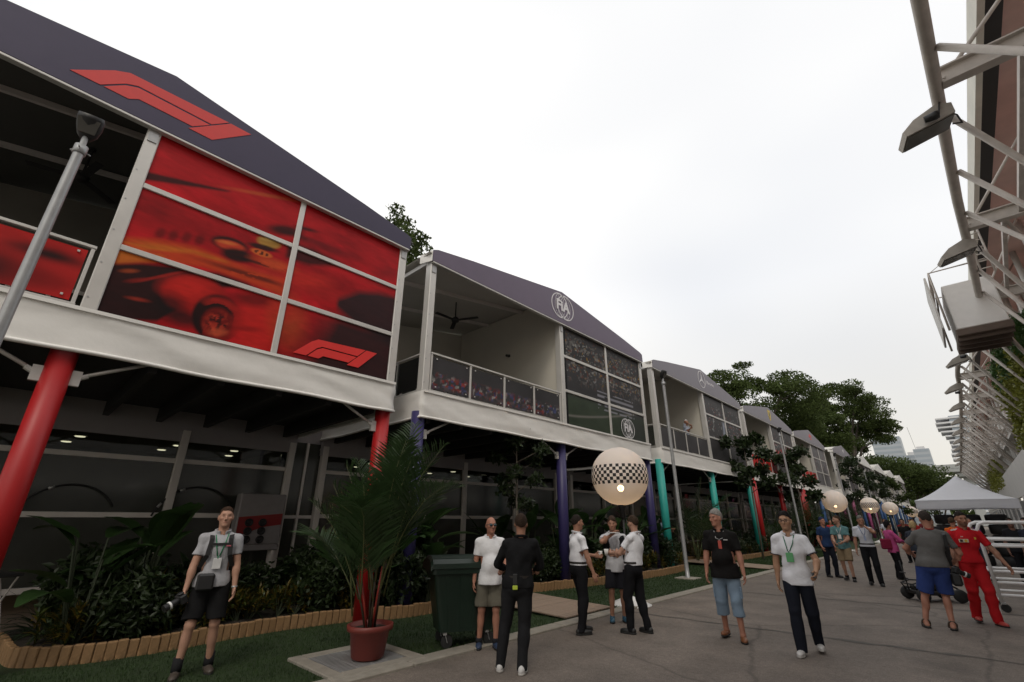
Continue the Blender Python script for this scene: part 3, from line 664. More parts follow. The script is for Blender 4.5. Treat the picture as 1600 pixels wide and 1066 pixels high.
for k, (ya_, yb_) in enumerate(((5.02, 5.68), (16.12, 16.98), (27.52, 28.13), (38.67, 39.23))):
    t = thing('passage_door', 'dark tall door closing the gap ' + ['beside the red car print building', 'between indigo and teal columned buildings', 'between teal and red columned buildings', 'before the far red emblem building'][k], 'door', (-12.6, (ya_ + yb_) / 2, 0), 0, 'doors in the gaps between buildings')
    w_ = (yb_ - ya_) / 2 + .3; B(-.03, .03, -w_, w_, .15, 3.6).build('door_leaf', M['pane_dark'], t); B(-.03, .03, -w_, w_, 3.602, 4.4).build('head_panel', M['bulk'], t); MB().bbox(.03, .09, -.03, .03, .15, 3.6, .005).build('frame', M['alu_lifted'], t); MB().bbox(.03, .07, -w_, w_, 1.7, 1.78, .005).build('crossbar', M['alu_lifted'], t)
for k, (yc, X) in enumerate([(56.4, -7.6), (67.5, -7.3), (78.6, -7.1), (89.7, -6.9), (100.8, -6.7)]):
    house(5 + k, yc, 5.25, X, far_lab[k], [pink_col, pink_col, blue_col] if k < 2 else blue_col, GREYB if k < 1 else M['roofw'], race(70 + k, 'mer', dark=.10), 16, race(90 + k, 'mer', dark=.15), lgp, 2)
# ---------------------------------------------------------------- vegetation
def leafm(name, col, var=.35, rough=.45, trans=.25): return mat(name, col, rough, 0, var, 2.5, trans=trans, spec=.4)
LF = {'rain': mat('rain_tree_leaf', (.058, .082, .024), .7, 0, .4, .35, trans=.22, spec=.12), 'dark': leafm('dark_leaf', (.024, .040, .013)), 'broad': leafm('broad_leaf', (.026, .054, .015), .3, .38), 'croton': leafm('croton_leaf', (.14, .10, .015), .5, .4),
      'crotong': leafm('croton_green_leaf', (.048, .065, .014), .5, .4), 'palm': leafm('palm_leaf', (.030, .060, .019), .3, .4), 'strap': leafm('strap_leaf', (.025, .043, .020), .3, .3), 'vine': leafm('vine_leaf', (.19, .20, .03), .5, .5), 'vineg': leafm('vine_green_leaf', (.06, .12, .03), .4, .5)}
BARK = mat('bark', (.10, .085, .07), .9, 0, .3, 6, .5, 25); BARKL = mat('pale_bark', (.19, .165, .135), .85, 0, .25, 6, .4, 25)
def leaves(P, L, Wd, dirs=None, up=.3, rg=rng):
    """folded diamond leaves at points P"""
    n = len(P); d = rg.normal(size=(n, 3)) if dirs is None else dirs + rg.normal(size=(n, 3)) * .45
    d[:, 2] += up * (0 if dirs is not None else .3); d /= np.linalg.norm(d, axis=1)[:, None] + 1e-9
    r = rg.normal(size=(n, 3)); a = np.cross(d, r); a /= np.linalg.norm(a, axis=1)[:, None] + 1e-9; nrm = np.cross(a, d)
    L = L * rg.uniform(.7, 1.3, n)[:, None]; W = Wd * rg.uniform(.7, 1.3, n)[:, None]
    V = np.stack([P, P + d * L * .45 + a * W + nrm * W * .25, P + d * L, P + d * L * .45 - a * W + nrm * W * .25], 1).reshape(-1, 3)
    return V, np.arange(4 * n).reshape(-1, 4)
def shell(n, c, r, rg=rng, fill=.45):
    d = rg.normal(size=(n, 3)); d /= np.linalg.norm(d, axis=1)[:, None]; k = (fill + (1 - fill) * rg.random(n) ** .6)[:, None]
    return np.array(c) + d * np.array(r) * k
def big_tree(name, label, loc, Ht, spread, seed, trunk_r=.5, crown_lo=.45, nleaf=26000, leaf=.42, flat=.22, lean=(0, 0), group='big spreading trees behind the buildings', m='rain'):
    rg = np.random.default_rng(seed); t = thing(name, label, 'tree', loc, 0, group)
    tr = MB(); fork = Ht * crown_lo * .75; tips = []
    tr.tube([(0, 0, -.2), (.1, 0, fork * .3), (lean[0] * .3, lean[1] * .3, fork)], [trunk_r * 1.25, trunk_r, trunk_r * .75], 10)
    nb = 8
    for i in range(nb):
        a = 2 * math.pi * i / nb + rg.uniform(-.3, .3); rr = spread * rg.uniform(.35, .95); z1 = Ht * rg.uniform(max(.6, crown_lo + .1), .95) * (1 - .10 * (rr / spread))
        p0 = np.array((lean[0] * .3, lean[1] * .3, fork * rg.uniform(.8, 1))); p2 = np.array((math.cos(a) * rr + lean[0], math.sin(a) * rr + lean[1], z1)); p1 = p0 * .5 + p2 * .5 + np.array((0, 0, Ht * .08))
        tr.tube([p0, p0 * .6 + p1 * .4, p1, p2], [trunk_r * .5, trunk_r * .38, trunk_r * .26, .05], 6); tips.append(p2)
        for j in range(4):
            q = p1 * (1 - j / 4) + p2 * (j / 4); b = a + rg.uniform(-1.2, 1.2); e = q + np.array((math.cos(b), math.sin(b), rg.uniform(.1, .6))) * spread * rg.uniform(.18, .4)
            tr.tube([q, (q + e) / 2 + (0, 0, .2), e], [.14, .09, .03], 5); tips.append(e)
    tr.build('trunk', BARK, t, True)
    for i in range(24):                                     # fill the umbrella between the limbs
        a = rg.uniform(0, 6.283); r_ = spread * rg.random() ** .5 * .95; tips.append(np.array((math.cos(a) * r_ + lean[0], math.sin(a) * r_ + lean[1], Ht * (.66 + .30 * (1 - (r_ / spread) ** 1.6)) * rg.uniform(.88, 1.0))))
    Vs = []; per = max(10, nleaf // len(tips) // 2)
    for e in tips:
        for k in range(2):
            c = e + rg.normal(size=3) * np.array((spread * .10, spread * .10, Ht * .03)); r = spread * rg.uniform(.16, .28)
            Vs.append(shell(per, c, (r, r, r * flat * 2.2), rg))
    P = np.concatenate(Vs); P[:, 2] = np.clip(P[:, 2], Ht * crown_lo * .8, Ht)
    V, F = leaves(P, leaf, leaf * .3, rg=rg); np_mesh('crown', V, F, LF[m], t)
    return t
big_tree('rain_tree', 'tall rain tree with flat layered crown behind the yellow shield building', (-20.6, 76, 0), 24.4, 8.8, 4, .7, .42, 52000, .34)
big_tree('rain_tree', 'lower rain tree crown filling the gap between the two tallest crowns', (-18.5, 90, 0), 19.0, 7.0, 5, .6, .35, 24000, .34)
big_tree('rain_tree', 'broad rain tree nearest the road, its crown edge against open sky', (-12.9, 98, 0), 25.6, 7.6, 9, .7, .30, 52000, .34)
big_tree('rain_tree', 'smaller rain tree hiding the far end of the row of buildings', (-8.5, 128, 0), 13.5, 8, 12, .5, .22, 20000)
big_tree('rain_tree', 'low bushy tree before the overhead viaduct', (-4.6, 150, 0), 8.5, 5, 14, .4, .15, 9000)
big_tree('rain_tree', 'tree whose tip shows above the roof of the red print building', (-21.5, 12.5, 0), 20.1, 3.0, 17, .4, .6, 14000, .24)
big_tree('rain_tree', 'dark tree mass low behind the small chequered balloon lamps', (-13, 118, 0), 15, 9, 19, .5, .2, 16000)

def small_tree(label, loc, Ht, spread, seed, m='dark', leaf=.16, n=2600, clusters=14, start=.35, group='small street trees in the planting beds', bark=None, width=.22):
    rg = np.random.default_rng(seed); t = thing('street_tree', label, 'tree', loc, 0, group); tr = MB(); tips = []
    tr.tube([(0, 0, -.1), (.02, .01, Ht * start), (.05, -.03, Ht * .7), (0, .02, Ht * .97)], [.045, .036, .024, .01], 7)
    for i in range(clusters):
        z = Ht * (start + (1 - start) * (i + .5) / clusters); a = i * 2.4 + rg.uniform(-.4, .4); r = spread * rg.uniform(.4, 1) * (1 - .45 * abs((z / Ht - start) / (1 - start) - .4))
        e = np.array((math.cos(a) * r, math.sin(a) * r, z + r * rg.uniform(.2, .6))); tr.tube([(.03, 0, z), e * .55 + np.array((0, 0, z * .45)), e], [.02, .014, .006], 5); tips.append(e)
    tips.append(np.array((0, 0, Ht * .97)))
    tr.build('trunk', bark or BARKL, t, True)
    P = np.concatenate([shell(n // len(tips), e, (spread * .32, spread * .32, spread * .24), rg, .2) for e in tips])
    V, F = leaves(P, leaf, leaf * width, rg=rg); np_mesh('crown', V, F, LF[m], t)
small_tree('slender young tree with wispy dark leaves before the indigo columns', (-8.6, 9.35, .1), 4.15, .75, 31, 'dark', .15, 1900, 16, .42)
small_tree('small tree with tiered leaf clusters before the red columns', (-7.3, 24.6, .1), 5.3, 1.25, 33, 'dark', .24, 1800, 9, .5, width=.3)
small_tree('bare branched tree with leaf tufts beside the white plain balloon', (-7.2, 33.2, .1), 5.4, 1.5, 35, 'dark', .26, 1600, 9, .42, width=.3)
small_tree('leafy street tree in front of the far white roofs', (-6.8, 52, .1), 6.6, 1.6, 37, 'dark', .3, 2200, 12, .4)
small_tree('leafy street tree beside the pink columns', (-6.8, 64, .1), 6.2, 1.6, 39, 'dark', .3, 2000, 12, .4)
small_tree('distant leafy street tree by the end of the row', (-6.4, 76, .1), 6.2, 1.8, 41, 'rain', .35, 2000, 12, .35)

def frond(base, d0, L, droop, nl, ll, rg, w=.016, spread=1.1):
    """feather frond: returns leaflets V,F and rachis points"""
    pts = []; p = np.array(base, float); d = np.array(d0, float); d /= np.linalg.norm(d); st = L / 12
    for i in range(13):
        pts.append(p.copy()); p = p + d * st; d = d + np.array((0, 0, -droop * (i / 12) ** 1.1 * .28)); d /= np.linalg.norm(d)
    pts = np.array(pts); V = []; F = []
    for i in range(nl):
        t = .22 + .78 * i / (nl - 1); k = t * 12; a = int(min(11, k)); q = pts[a] + (pts[a + 1] - pts[a]) * (k - a); tg = pts[min(12, a + 1)] - pts[max(0, a - 1)]; tg /= np.linalg.norm(tg)
        side = np.cross(tg, (0, 0, 1.0)); side /= np.linalg.norm(side) + 1e-9; upv = np.cross(side, tg)
        ln = ll * (math.sin(math.pi * min(1, .18 + .82 * t)) ** .6 + .25) * rg.uniform(.9, 1.1)
        for s in (-1, 1):
            dd = tg * .62 + side * s * spread + upv * rg.uniform(.05, .4); dd /= np.linalg.norm(dd); e = q + dd * ln + np.array((0, 0, -.14 * ln)); m_ = q + dd * ln * .5
            ww = tg * w; b = len(V); V += [q - ww * .4, q + ww * .4, m_ + ww + upv * .003, e, m_ - ww]; F += [(b, b + 1, b + 2, b + 4), (b + 4, b + 2, b + 3)]
    return V, F, pts
def palm(label, loc, nfr, L, stemh, seed, potted=False, red=True, group=None, nl=26, spread0=.5):
    rg = np.random.default_rng(seed); t = thing('potted_palm' if potted else 'palm_clump', label, 'palm', loc, 0, group)
    z0 = .30 if potted else 0
    sm = mat('red_palm_stem', (.30, .035, .025), .45, 0, .35, 5) if red else mat('green_palm_stem', (.09, .12, .05), .5, 0, .3, 5)
    st = MB(); V = []; F = []; rc = MB()
    ns = max(4, nfr // 2)
    tops = []
    for i in range(ns):
        a = 2 * math.pi * i / ns + rg.uniform(-.4, .4); r0 = rg.uniform(.02, .09); h = stemh * rg.uniform(.6, 1.05); ln = rg.uniform(.05, .22)
        b = np.array((math.cos(a) * r0, math.sin(a) * r0, z0)); e = np.array((math.cos(a) * (r0 + ln), math.sin(a) * (r0 + ln), z0 + h)); st.tube([b, (b + e) / 2 + (0, 0, .02), e], [.015, .012, .009], 7, mi=int(red and i % 4 != 0)); tops.append((e, a))
    for i in range(nfr):
        e, a = tops[i % ns]; az = a + rg.uniform(-.7, .7); el = (rg.uniform(1.25, 1.52) if i < nfr * .55 else rg.uniform(.9, 1.25)) if potted else (rg.uniform(.9, 1.45) if i < nfr * .6 else rg.uniform(.45, .95))
        v, f, p = frond(e - np.array((0, 0, rg.uniform(0, .45 if potted else .25))), (math.cos(az) * math.cos(el), math.sin(az) * math.cos(el), math.sin(el)), L * rg.uniform(.75, 1.1) * (.74 if potted and i >= nfr * .55 else 1), rg.uniform(.6, 1.25) if potted else rg.uniform(.35, .9), nl, L * .26, rg, spread=spread0 + .3)
        b = len(V); V += list(v); F += [tuple(b + k for k in q) for q in f]; rc.tube([tuple(x) for x in p[::3]], [.011, .009, .006, .004, .002], 5)
    np_mesh('frond_leaf', V, F, LF['palm'], t); so_ = st.build('stem', [sm, mat('dark_palm_stem', (.05, .035, .022), .6, 0, .3, 5)], t, True); rc.build('frond_rib', mat('palm_rib', (.10, .11, .04), .5, 0, .3, 4), t, True)
    if potted:
        terra = mat('terracotta_plastic', (.17, .030, .022), .5, 0, .12, 5, .1, 30)
        q = MB(); q.lathe([(.17, 0), (.20, .02), (.245, .30), (.285, .315), (.29, .375), (.27, .38), (.255, .33), (.22, .30)], 36); q.build('pot', terra, t, True)
        s2 = MB(); s2.lathe([(.0, .325), (.24, .325)], 24, caps=False); s2.build('potting_soil', M['soil'], t)
    return t
palm('tall red stemmed palm in a terracotta pot on the square grate', (-5.98, 3.72, .04), 20, 1.95, .8, 71, True, nl=38, spread0=.4)
palm('feathery palm clump before the teal columns', (-8.5, 20.2, .15), 14, 2.3, .9, 73, False, False, 'palm clumps in the planting beds')
palm('feathery palm clump before the blue column', (-8.3, 38.2, .15), 14, 2.6, .9, 75, False, False, 'palm clumps in the planting beds')
palm('feathery palm clump behind the walking man in white polo', (-8.2, 30.5, .15), 12, 2.2, .6, 76, False, False, 'palm clumps in the planting beds')
palm('feathery palm clump under the chequered far balloon', (-7.4, 50.5, .15), 12, 2.6, .9, 78, False, False, 'palm clumps in the planting beds')

def bladeleaf(mb, base, d0, L, Wd, droop, rg, n=6, mi=0, fold=.25):
    p = np.array(base, float); d = np.array(d0, float); d /= np.linalg.norm(d); V = []; f = []
    for i in range(n + 1):
        t = i / n; side = np.cross(d, (0, 0, 1.0)); side /= np.linalg.norm(side) + 1e-9; upv = np.cross(side, d); w = Wd * (math.sin(math.pi * (t * .93 + .05)) ** .8) * .5
        V += [p - side * w + upv * w * fold, p, p + side * w + upv * w * fold]; p = p + d * L / n; d = d + np.array((0, 0, -droop / n)); d /= np.linalg.norm(d)
        if i: b = 3 * i; f += [(b - 3, b - 2, b + 1, b), (b - 2, b - 1, b + 2, b + 1)]
    mb.add(V, f, mi)
def canna(seed):
    rg = np.random.default_rng(seed); m = MB(); st = MB()
    for i in range(11):
        a = rg.uniform(0, 6.28); h = rg.uniform(.35, 1.05); r = rg.uniform(.05, .25); b = (math.cos(a) * r * .3, math.sin(a) * r * .3, 0); e = (math.cos(a) * r, math.sin(a) * r, h); st.tube([b, e], [.014, .01], 5)
        el = rg.uniform(.25, 1.1); bladeleaf(m, e, (math.cos(a) * math.cos(el), math.sin(a) * math.cos(el), math.sin(el)), rg.uniform(.45, .75), rg.uniform(.22, .34), rg.uniform(.3, 1.3), rg)
    return m, st
def croton(seed):
    rg = np.random.default_rng(seed); m = MB(); st = MB()
    for i in range(9):
        a = rg.uniform(0, 6.28); r = rg.uniform(.05, .3); h = rg.uniform(.25, .55); e = np.array((math.cos(a) * r, math.sin(a) * r, h)); st.tube([(0, 0, 0), e * .6, e], [.012, .009, .005], 5)
        for j in range(26):
            b = rg.uniform(0, 6.28); el = rg.uniform(-.1, 1.3); bladeleaf(m, e - np.array((0, 0, rg.uniform(0, .22))), (math.cos(b) * math.cos(el), math.sin(b) * math.cos(el), math.sin(el)), rg.uniform(.12, .22), rg.uniform(.03, .05), rg.uniform(.4, 1.2), rg, 2, int(rg.random() < .5))
    return m, st
def strap(seed):
    rg = np.random.default_rng(seed); m = MB()
    for i in range(46):
        a = rg.uniform(0, 6.28); el = rg.uniform(.5, 1.45); bladeleaf(m, (math.cos(a) * .06, math.sin(a) * .06, 0), (math.cos(a) * math.cos(el), math.sin(a) * math.cos(el), math.sin(el)), rg.uniform(.5, .95), rg.uniform(.03, .05), rg.uniform(.8, 2.2), rg, 6)
    return m, None
def bush(seed):
    rg = np.random.default_rng(seed); m = MB(); st = MB()
    for i in range(8):
        a = rg.uniform(0, 6.28); e = np.array((math.cos(a) * .3, math.sin(a) * .3, rg.uniform(.4, .85))); st.tube([(0, 0, 0), e * .6, e], [.014, .01, .005], 5)
    V, F = leaves(shell(900, (0, 0, .55), (.46, .46, .5), rg, .3), .13, .028, rg=rg); m.add(V, F); return m, st
KIND = {}
for nm, fnc, ms in (('broad_leaved_plant', canna, [LF['broad']]), ('croton_bush', croton, [LF['crotong'], LF['croton']]), ('strap_leaved_plant', strap, [LF['strap']]), ('leafy_shrub', bush, [LF['dark']])):
    KIND[nm] = []
    for v_ in range(3):
        m, st = fnc(100 + v_ * 7 + len(KIND)); o = m.build('foliage', ms); lm_ = o.data; bpy.data.objects.remove(o); sm_ = None
        if st: o = st.build('stem', mat('dark_green_stem', (.03, .04, .018), .7)); sm_ = o.data; bpy.data.objects.remove(o)
        KIND[nm].append((lm_, sm_))
DESC = {'broad_leaved_plant': 'broad leaved green plant', 'croton_bush': 'yellow flecked croton bush', 'strap_leaved_plant': 'dark arching strap leaved plant', 'leafy_shrub': 'dense dark green shrub'}
BEDN = ['planting bed of the red columned building', 'planting bed below the indigo columns', 'planting bed below the teal columns', 'planting bed far along the row']
WHERE = [[(1.6, 'at the far left end'), (2.6, 'left of the photographer'), (3.6, 'just right of the photographer'), (4.6, 'left of the potted palm'), (5.6, 'behind the potted palm'), (9, 'behind the bin')],
         [(11, 'behind the timber ramp'), (12.4, 'left of the big balloon'), (13.6, 'below the big balloon'), (15, 'between balloon and lamp post'), (17, 'behind the second lamp post'), (30, 'before the far ramp')],
         [(24, 'behind the grey haired man'), (27, 'under the tiered small tree'), (30, 'left of the far bin'), (40, 'behind the plain balloon')], [(44, 'before the blue columns'), (50, 'before the white topped building'), (80, 'near the pink columns')]]
def plant(kind, x, y, s, bed, z=.12, row='back'):
    w_ = next(w for lim, w in WHERE[bed] if y < lim)
    lm_, sm_ = random.choice(KIND[kind]); t = thing(kind, f'{DESC[kind]} in the {row} row, {w_}', 'plant', (x, y, z), random.uniform(0, 6.28), f'{kind.replace(chr(95), chr(32))} kinds, {row} row, {w_}'); t.scale = (s, s, s * random.uniform(.9, 1.1))
    share('foliage', lm_, t)
    if sm_: share('stem', sm_, t)
def bedx(bed, y):
    P = BEDS[bed][0]; return float(np.interp(y, [p[1] for p in P], [p[0] for p in P]))
for bed, (y0, y1) in enumerate([(.9, 6.9), (9.6, 19.0), (21.4, 33.5)]):
    y = y0; st = .31 if bed == 0 else .50 if bed == 1 else .8; i = 0
    while y < y1:
        xf = bedx(bed, y); j = lambda: random.uniform(-.12, .12)
        plant(random.choice(['croton_bush', 'croton_bush', 'leafy_shrub']), xf - .42 + j(), y + j(), random.uniform(.75, 1.0), bed, row='front')
        lowk = .78 if bed == 0 and 2.2 < y < 4.6 else 1
        plant(random.choice(['leafy_shrub', 'strap_leaved_plant', 'leafy_shrub', 'croton_bush']), xf - .95 + j(), y + .2 + j(), random.uniform(.95, 1.2) * lowk, bed, row='middle')
        if i % 2 == 0: plant(random.choice(['strap_leaved_plant', 'broad_leaved_plant', 'leafy_shrub']), xf - 1.45 + j(), y + j(), random.uniform(1.05, 1.3) * lowk ** 2, bed)
        elif bed == 0: plant('leafy_shrub', xf - 1.35 + j(), y + j(), random.uniform(1.1, 1.3) * lowk, bed)
        y += st; i += 1
for x, y, s in ((-8.3, 5.55, 1.3), (-8.2, 6.3, 1.25), (-8.95, 1.15, 1.25), (-9.2, 1.75, 1.35), (-9.1, 5.1, 1.35), (-9.0, 5.7, 1.45), (-8.9, 6.5, 1.3), (-9.2, 6.1, 1.2)): plant('broad_leaved_plant', x, y, s, 0)
for x, y, s in ((-9.0, 10.2, 1.3), (-8.7, 11.4, 1.4), (-8.6, 12.6, 1.4), (-8.6, 13.7, 1.3), (-8.5, 14.6, 1.4), (-8.6, 15.6, 1.4), (-8.6, 16.6, 1.3)): plant('broad_leaved_plant', x, y, s, 1)
for y in np.arange(36, 60, 1.6): plant(random.choice(['leafy_shrub', 'broad_leaved_plant', 'strap_leaved_plant']), -7.9 + random.uniform(-.4, .4), y, 1.5, 3, .02)
# ---------------------------------------------------------------- street furniture
GALV = mat('galvanised_pole', (.36, .365, .37), .42, .35, .12, 5)
LENS = mat('lamp_lens', (.10, .095, .085), .15, 0, .1, 6)
def lamp(label, loc, Ht, yaw, head=True, group='grey street lamps along the kerb'):
    t = thing('street_lamp', label, 'street lamp', loc, yaw, group)
    p = MB(); p.lathe([(.11, 0), (.11, .012), (.062, .02), (.062, .4), (.06, .42), (.05, Ht - .02), (.05, Ht)], 18); p.build('pole', GALV, t, True)
    c = MB(); c.lathe([(.056, Ht - .1), (.064, Ht - .095), (.064, Ht + .02), (.03, Ht + .03), (.03, Ht + .16)], 18); 
    for a in (0, 2.1, 4.2): c.tube([(math.cos(a) * .07, math.sin(a) * .07, Ht - .04), (math.cos(a) * .105, math.sin(a) * .105, Ht - .04)], .009, 6)
    c.build('collar', GALV, t, True)
    h = MB(); z = Ht + .12                                  # shield-shaped lantern tilted outwards
    prof = [(-.03, .0, .034), (-.017, .08, .09), (.024, .18, .118), (.08, .26, .126), (.11, .30, .114)]
    V, f = [], []; n = 14
    for (dx, dz, r) in prof:
        for j in range(n): a = 2 * math.pi * j / n; V.append((dx + math.cos(a) * r * .62, math.sin(a) * r * 1.05, z + dz - math.cos(a) * r * .35))
    for i in range(len(prof) - 1):
        for j in range(n): j2 = (j + 1) % n; f.append((i * n + j, i * n + j2, (i + 1) * n + j2, (i + 1) * n + j))
    f += [tuple(range(n))[::-1], tuple((len(prof) - 1) * n + j for j in range(n))]; h.add(V, f); ho = h.build('lamp_head', M['black'], t, True)
    l = MB(); l.add([(.062, -.08, z + .065), (.062, .08, z + .065), (.142, .105, z + .22), (.142, -.105, z + .22), (.05, -.065, z + .065), (.05, .065, z + .065), (.122, .08, z + .228), (.122, -.08, z + .228)], [(0, 1, 2, 3), (7, 6, 5, 4), (0, 4, 5, 1), (1, 5, 6, 2), (2, 6, 7, 3), (3, 7, 4, 0)]); l.build('lens', LENS, ho)
lamp('grey lamp post with black shield shaped head, nearest at the left', (-6.72, -.45, 0), 5.85, R(-10))
lamp('grey lamp post standing in the lawn before the star logo building', (-6.7, 14.99, 0), 6.2, R(0))
lamp('grey lamp post before the red columns', (-6.7, 29.5, 0), 6.2, 0)
for k, y in enumerate((44, 58.5, 73, 88)): lamp(['fourth grey lamp post, behind the plain white balloon', 'fifth grey lamp post along the kerb', 'sixth grey lamp post along the kerb', 'seventh, farthest grey lamp post'][k], (-6.5, y, 0), 6.2, 0)
pl = thing('lamp_foot', 'flat concrete footing around the second lamp post', 'footing', (-6.7, 14.99, 0)); MB().bbox(-.3, .3, -.3, .3, 0, .045, .01).build('slab', M['kerb'], pl)

BAL = None
def balloon_mat():
    m = bpy.data.materials.new('balloon_cloth'); m.use_nodes = True; n, l = m.node_tree.nodes, m.node_tree.links; n.clear()
    o = n.new('ShaderNodeOutputMaterial'); d = n.new('ShaderNodeBsdfDiffuse'); t = n.new('ShaderNodeBsdfTranslucent'); x = n.new('ShaderNodeMixShader'); x.inputs[0].default_value = .30
    tc_ = n.new('ShaderNodeTexCoord'); z = n.new('ShaderNodeTexNoise'); z.inputs['Scale'].default_value = 3; l.new(tc_.outputs['Object'], z.inputs[0])
    r = n.new('ShaderNodeValToRGB'); r.color_ramp.elements[0].color = (.74, .70, .68, 1); r.color_ramp.elements[1].color = (.84, .81, .79, 1); l.new(z.outputs[0], r.inputs[0])
    l.new(r.outputs[0], d.inputs[0]); l.new(r.outputs[0], t.inputs[0]); l.new(d.outputs[0], x.inputs[1]); l.new(t.outputs[0], x.inputs[2]); tp_ = n.new('ShaderNodeBsdfRefraction'); tp_.inputs['IOR'].default_value = 1.01; tp_.inputs['Roughness'].default_value = .42; y = n.new('ShaderNodeMixShader'); y.inputs[0].default_value = .12; l.new(x.outputs[0], y.inputs[1]); l.new(tp_.outputs[0], y.inputs[2]); l.new(y.outputs[0], o.inputs[0]); return m
BALM = balloon_mat(); CHK = mat('chequer_print', (.012, .012, .013), .6, 0, .1)
BULB = mat('warm_bulb', (1.0, .62, .28), .5, 0, 0, emit=20)
def balloon(label, loc, zc, Rb, check, power, squash=1.0):
    t = thing('balloon_lamp', label, 'balloon lamp', loc, random.uniform(0, .3), 'inflated balloon lamps along the kerb')
    nlon, V, f, mi = 112, [], [], []
    zs = list(np.linspace(-math.pi / 2 + .06, -.32, 13)[:-1]) + list(np.linspace(-.32, .34, 7)) + list(np.linspace(.34, math.pi / 2 - .06, 12)[1:])
    for la in zs:
        for j in range(nlon):
            a = 2 * math.pi * j / nlon; g_ = 1 - .012 * abs(math.cos(a * 8)) ** 6 * math.cos(la); r = Rb * math.cos(la) * g_; V.append((math.cos(a) * r, math.sin(a) * r, zc + Rb * squash * math.sin(la)))
    for i in range(len(zs) - 1):
        band = 12 <= i < 18
        for j in range(nlon):
            j2 = (j + 1) % nlon; f.append((i * nlon + j, i * nlon + j2, (i + 1) * nlon + j2, (i + 1) * nlon + j)); mi.append(1 if check and band and ((i + j // 2) % 2 == 0) else 0)
    f += [tuple(range(nlon))[::-1], tuple((len(zs) - 1) * nlon + j for j in range(nlon))]; mi += [0, 0]
    np_mesh('balloon', V, f, [BALM, CHK], t, True, mi=mi)
    s = MB(); s.tube([(0, 0, .05), (0, 0, zc - Rb * squash * .98)], .028, 10); s.lathe([(.05, zc - Rb - .28), (.06, zc - Rb - .1), (.10, zc - Rb - .02), (.10, zc - Rb * squash + .01)], 16); s.tube([(.05, 0, zc - Rb - .05), (.09, .03, 1.2), (.04, .0, .3)], .008, 6); s.build('stand', M['black'], t, True)
    b = MB(); b.lathe([(.44, 0), (.44, .012), (.05, .17), (.035, .19)], 32); b.build('base_cover', M['white'], t, True)
    bl = MB(); bl.lathe([(.01, -.06), (.04, -.03), (.045, .02), (.01, .06)], 12, (0, 0, zc - Rb * .42)); bl.build('bulb', BULB, t, True)
    ld = bpy.data.lights.new('bulb_light', 'POINT'); ld.energy = power; ld.color = (1, .66, .34); ld.shadow_soft_size = .07; lo_ = bpy.data.objects.new('bulb_light', ld); lo_.location = (0, 0, zc - Rb * .42); link(lo_, t)
balloon('large chequered balloon lamp glowing above the men in white shirts', (-5.68, 9.73, 0), 2.62, .645, True, 10)
balloon('plain white balloon lamp above the man in teal polo', (-5.75, 35.0, 0), 2.75, .66, False, 6, .97)
balloon('chequered balloon lamp above the man on the phone', (-5.8, 50.0, 0), 2.85, .66, True, 9, .95)
balloon('plain white balloon lamp above the woman in pink', (-5.5, 61.0, 0), 2.80, .66, False, 4, .95)
balloon('small chequered balloon lamp left of the white marquee', (-5.3, 82.0, 0), 2.75, .7, True, 8, .95)
balloon('farthest balloon lamp, partly behind its chequered neighbour', (-5.0, 92.0, 0), 2.6, .7, True, 8, .95)

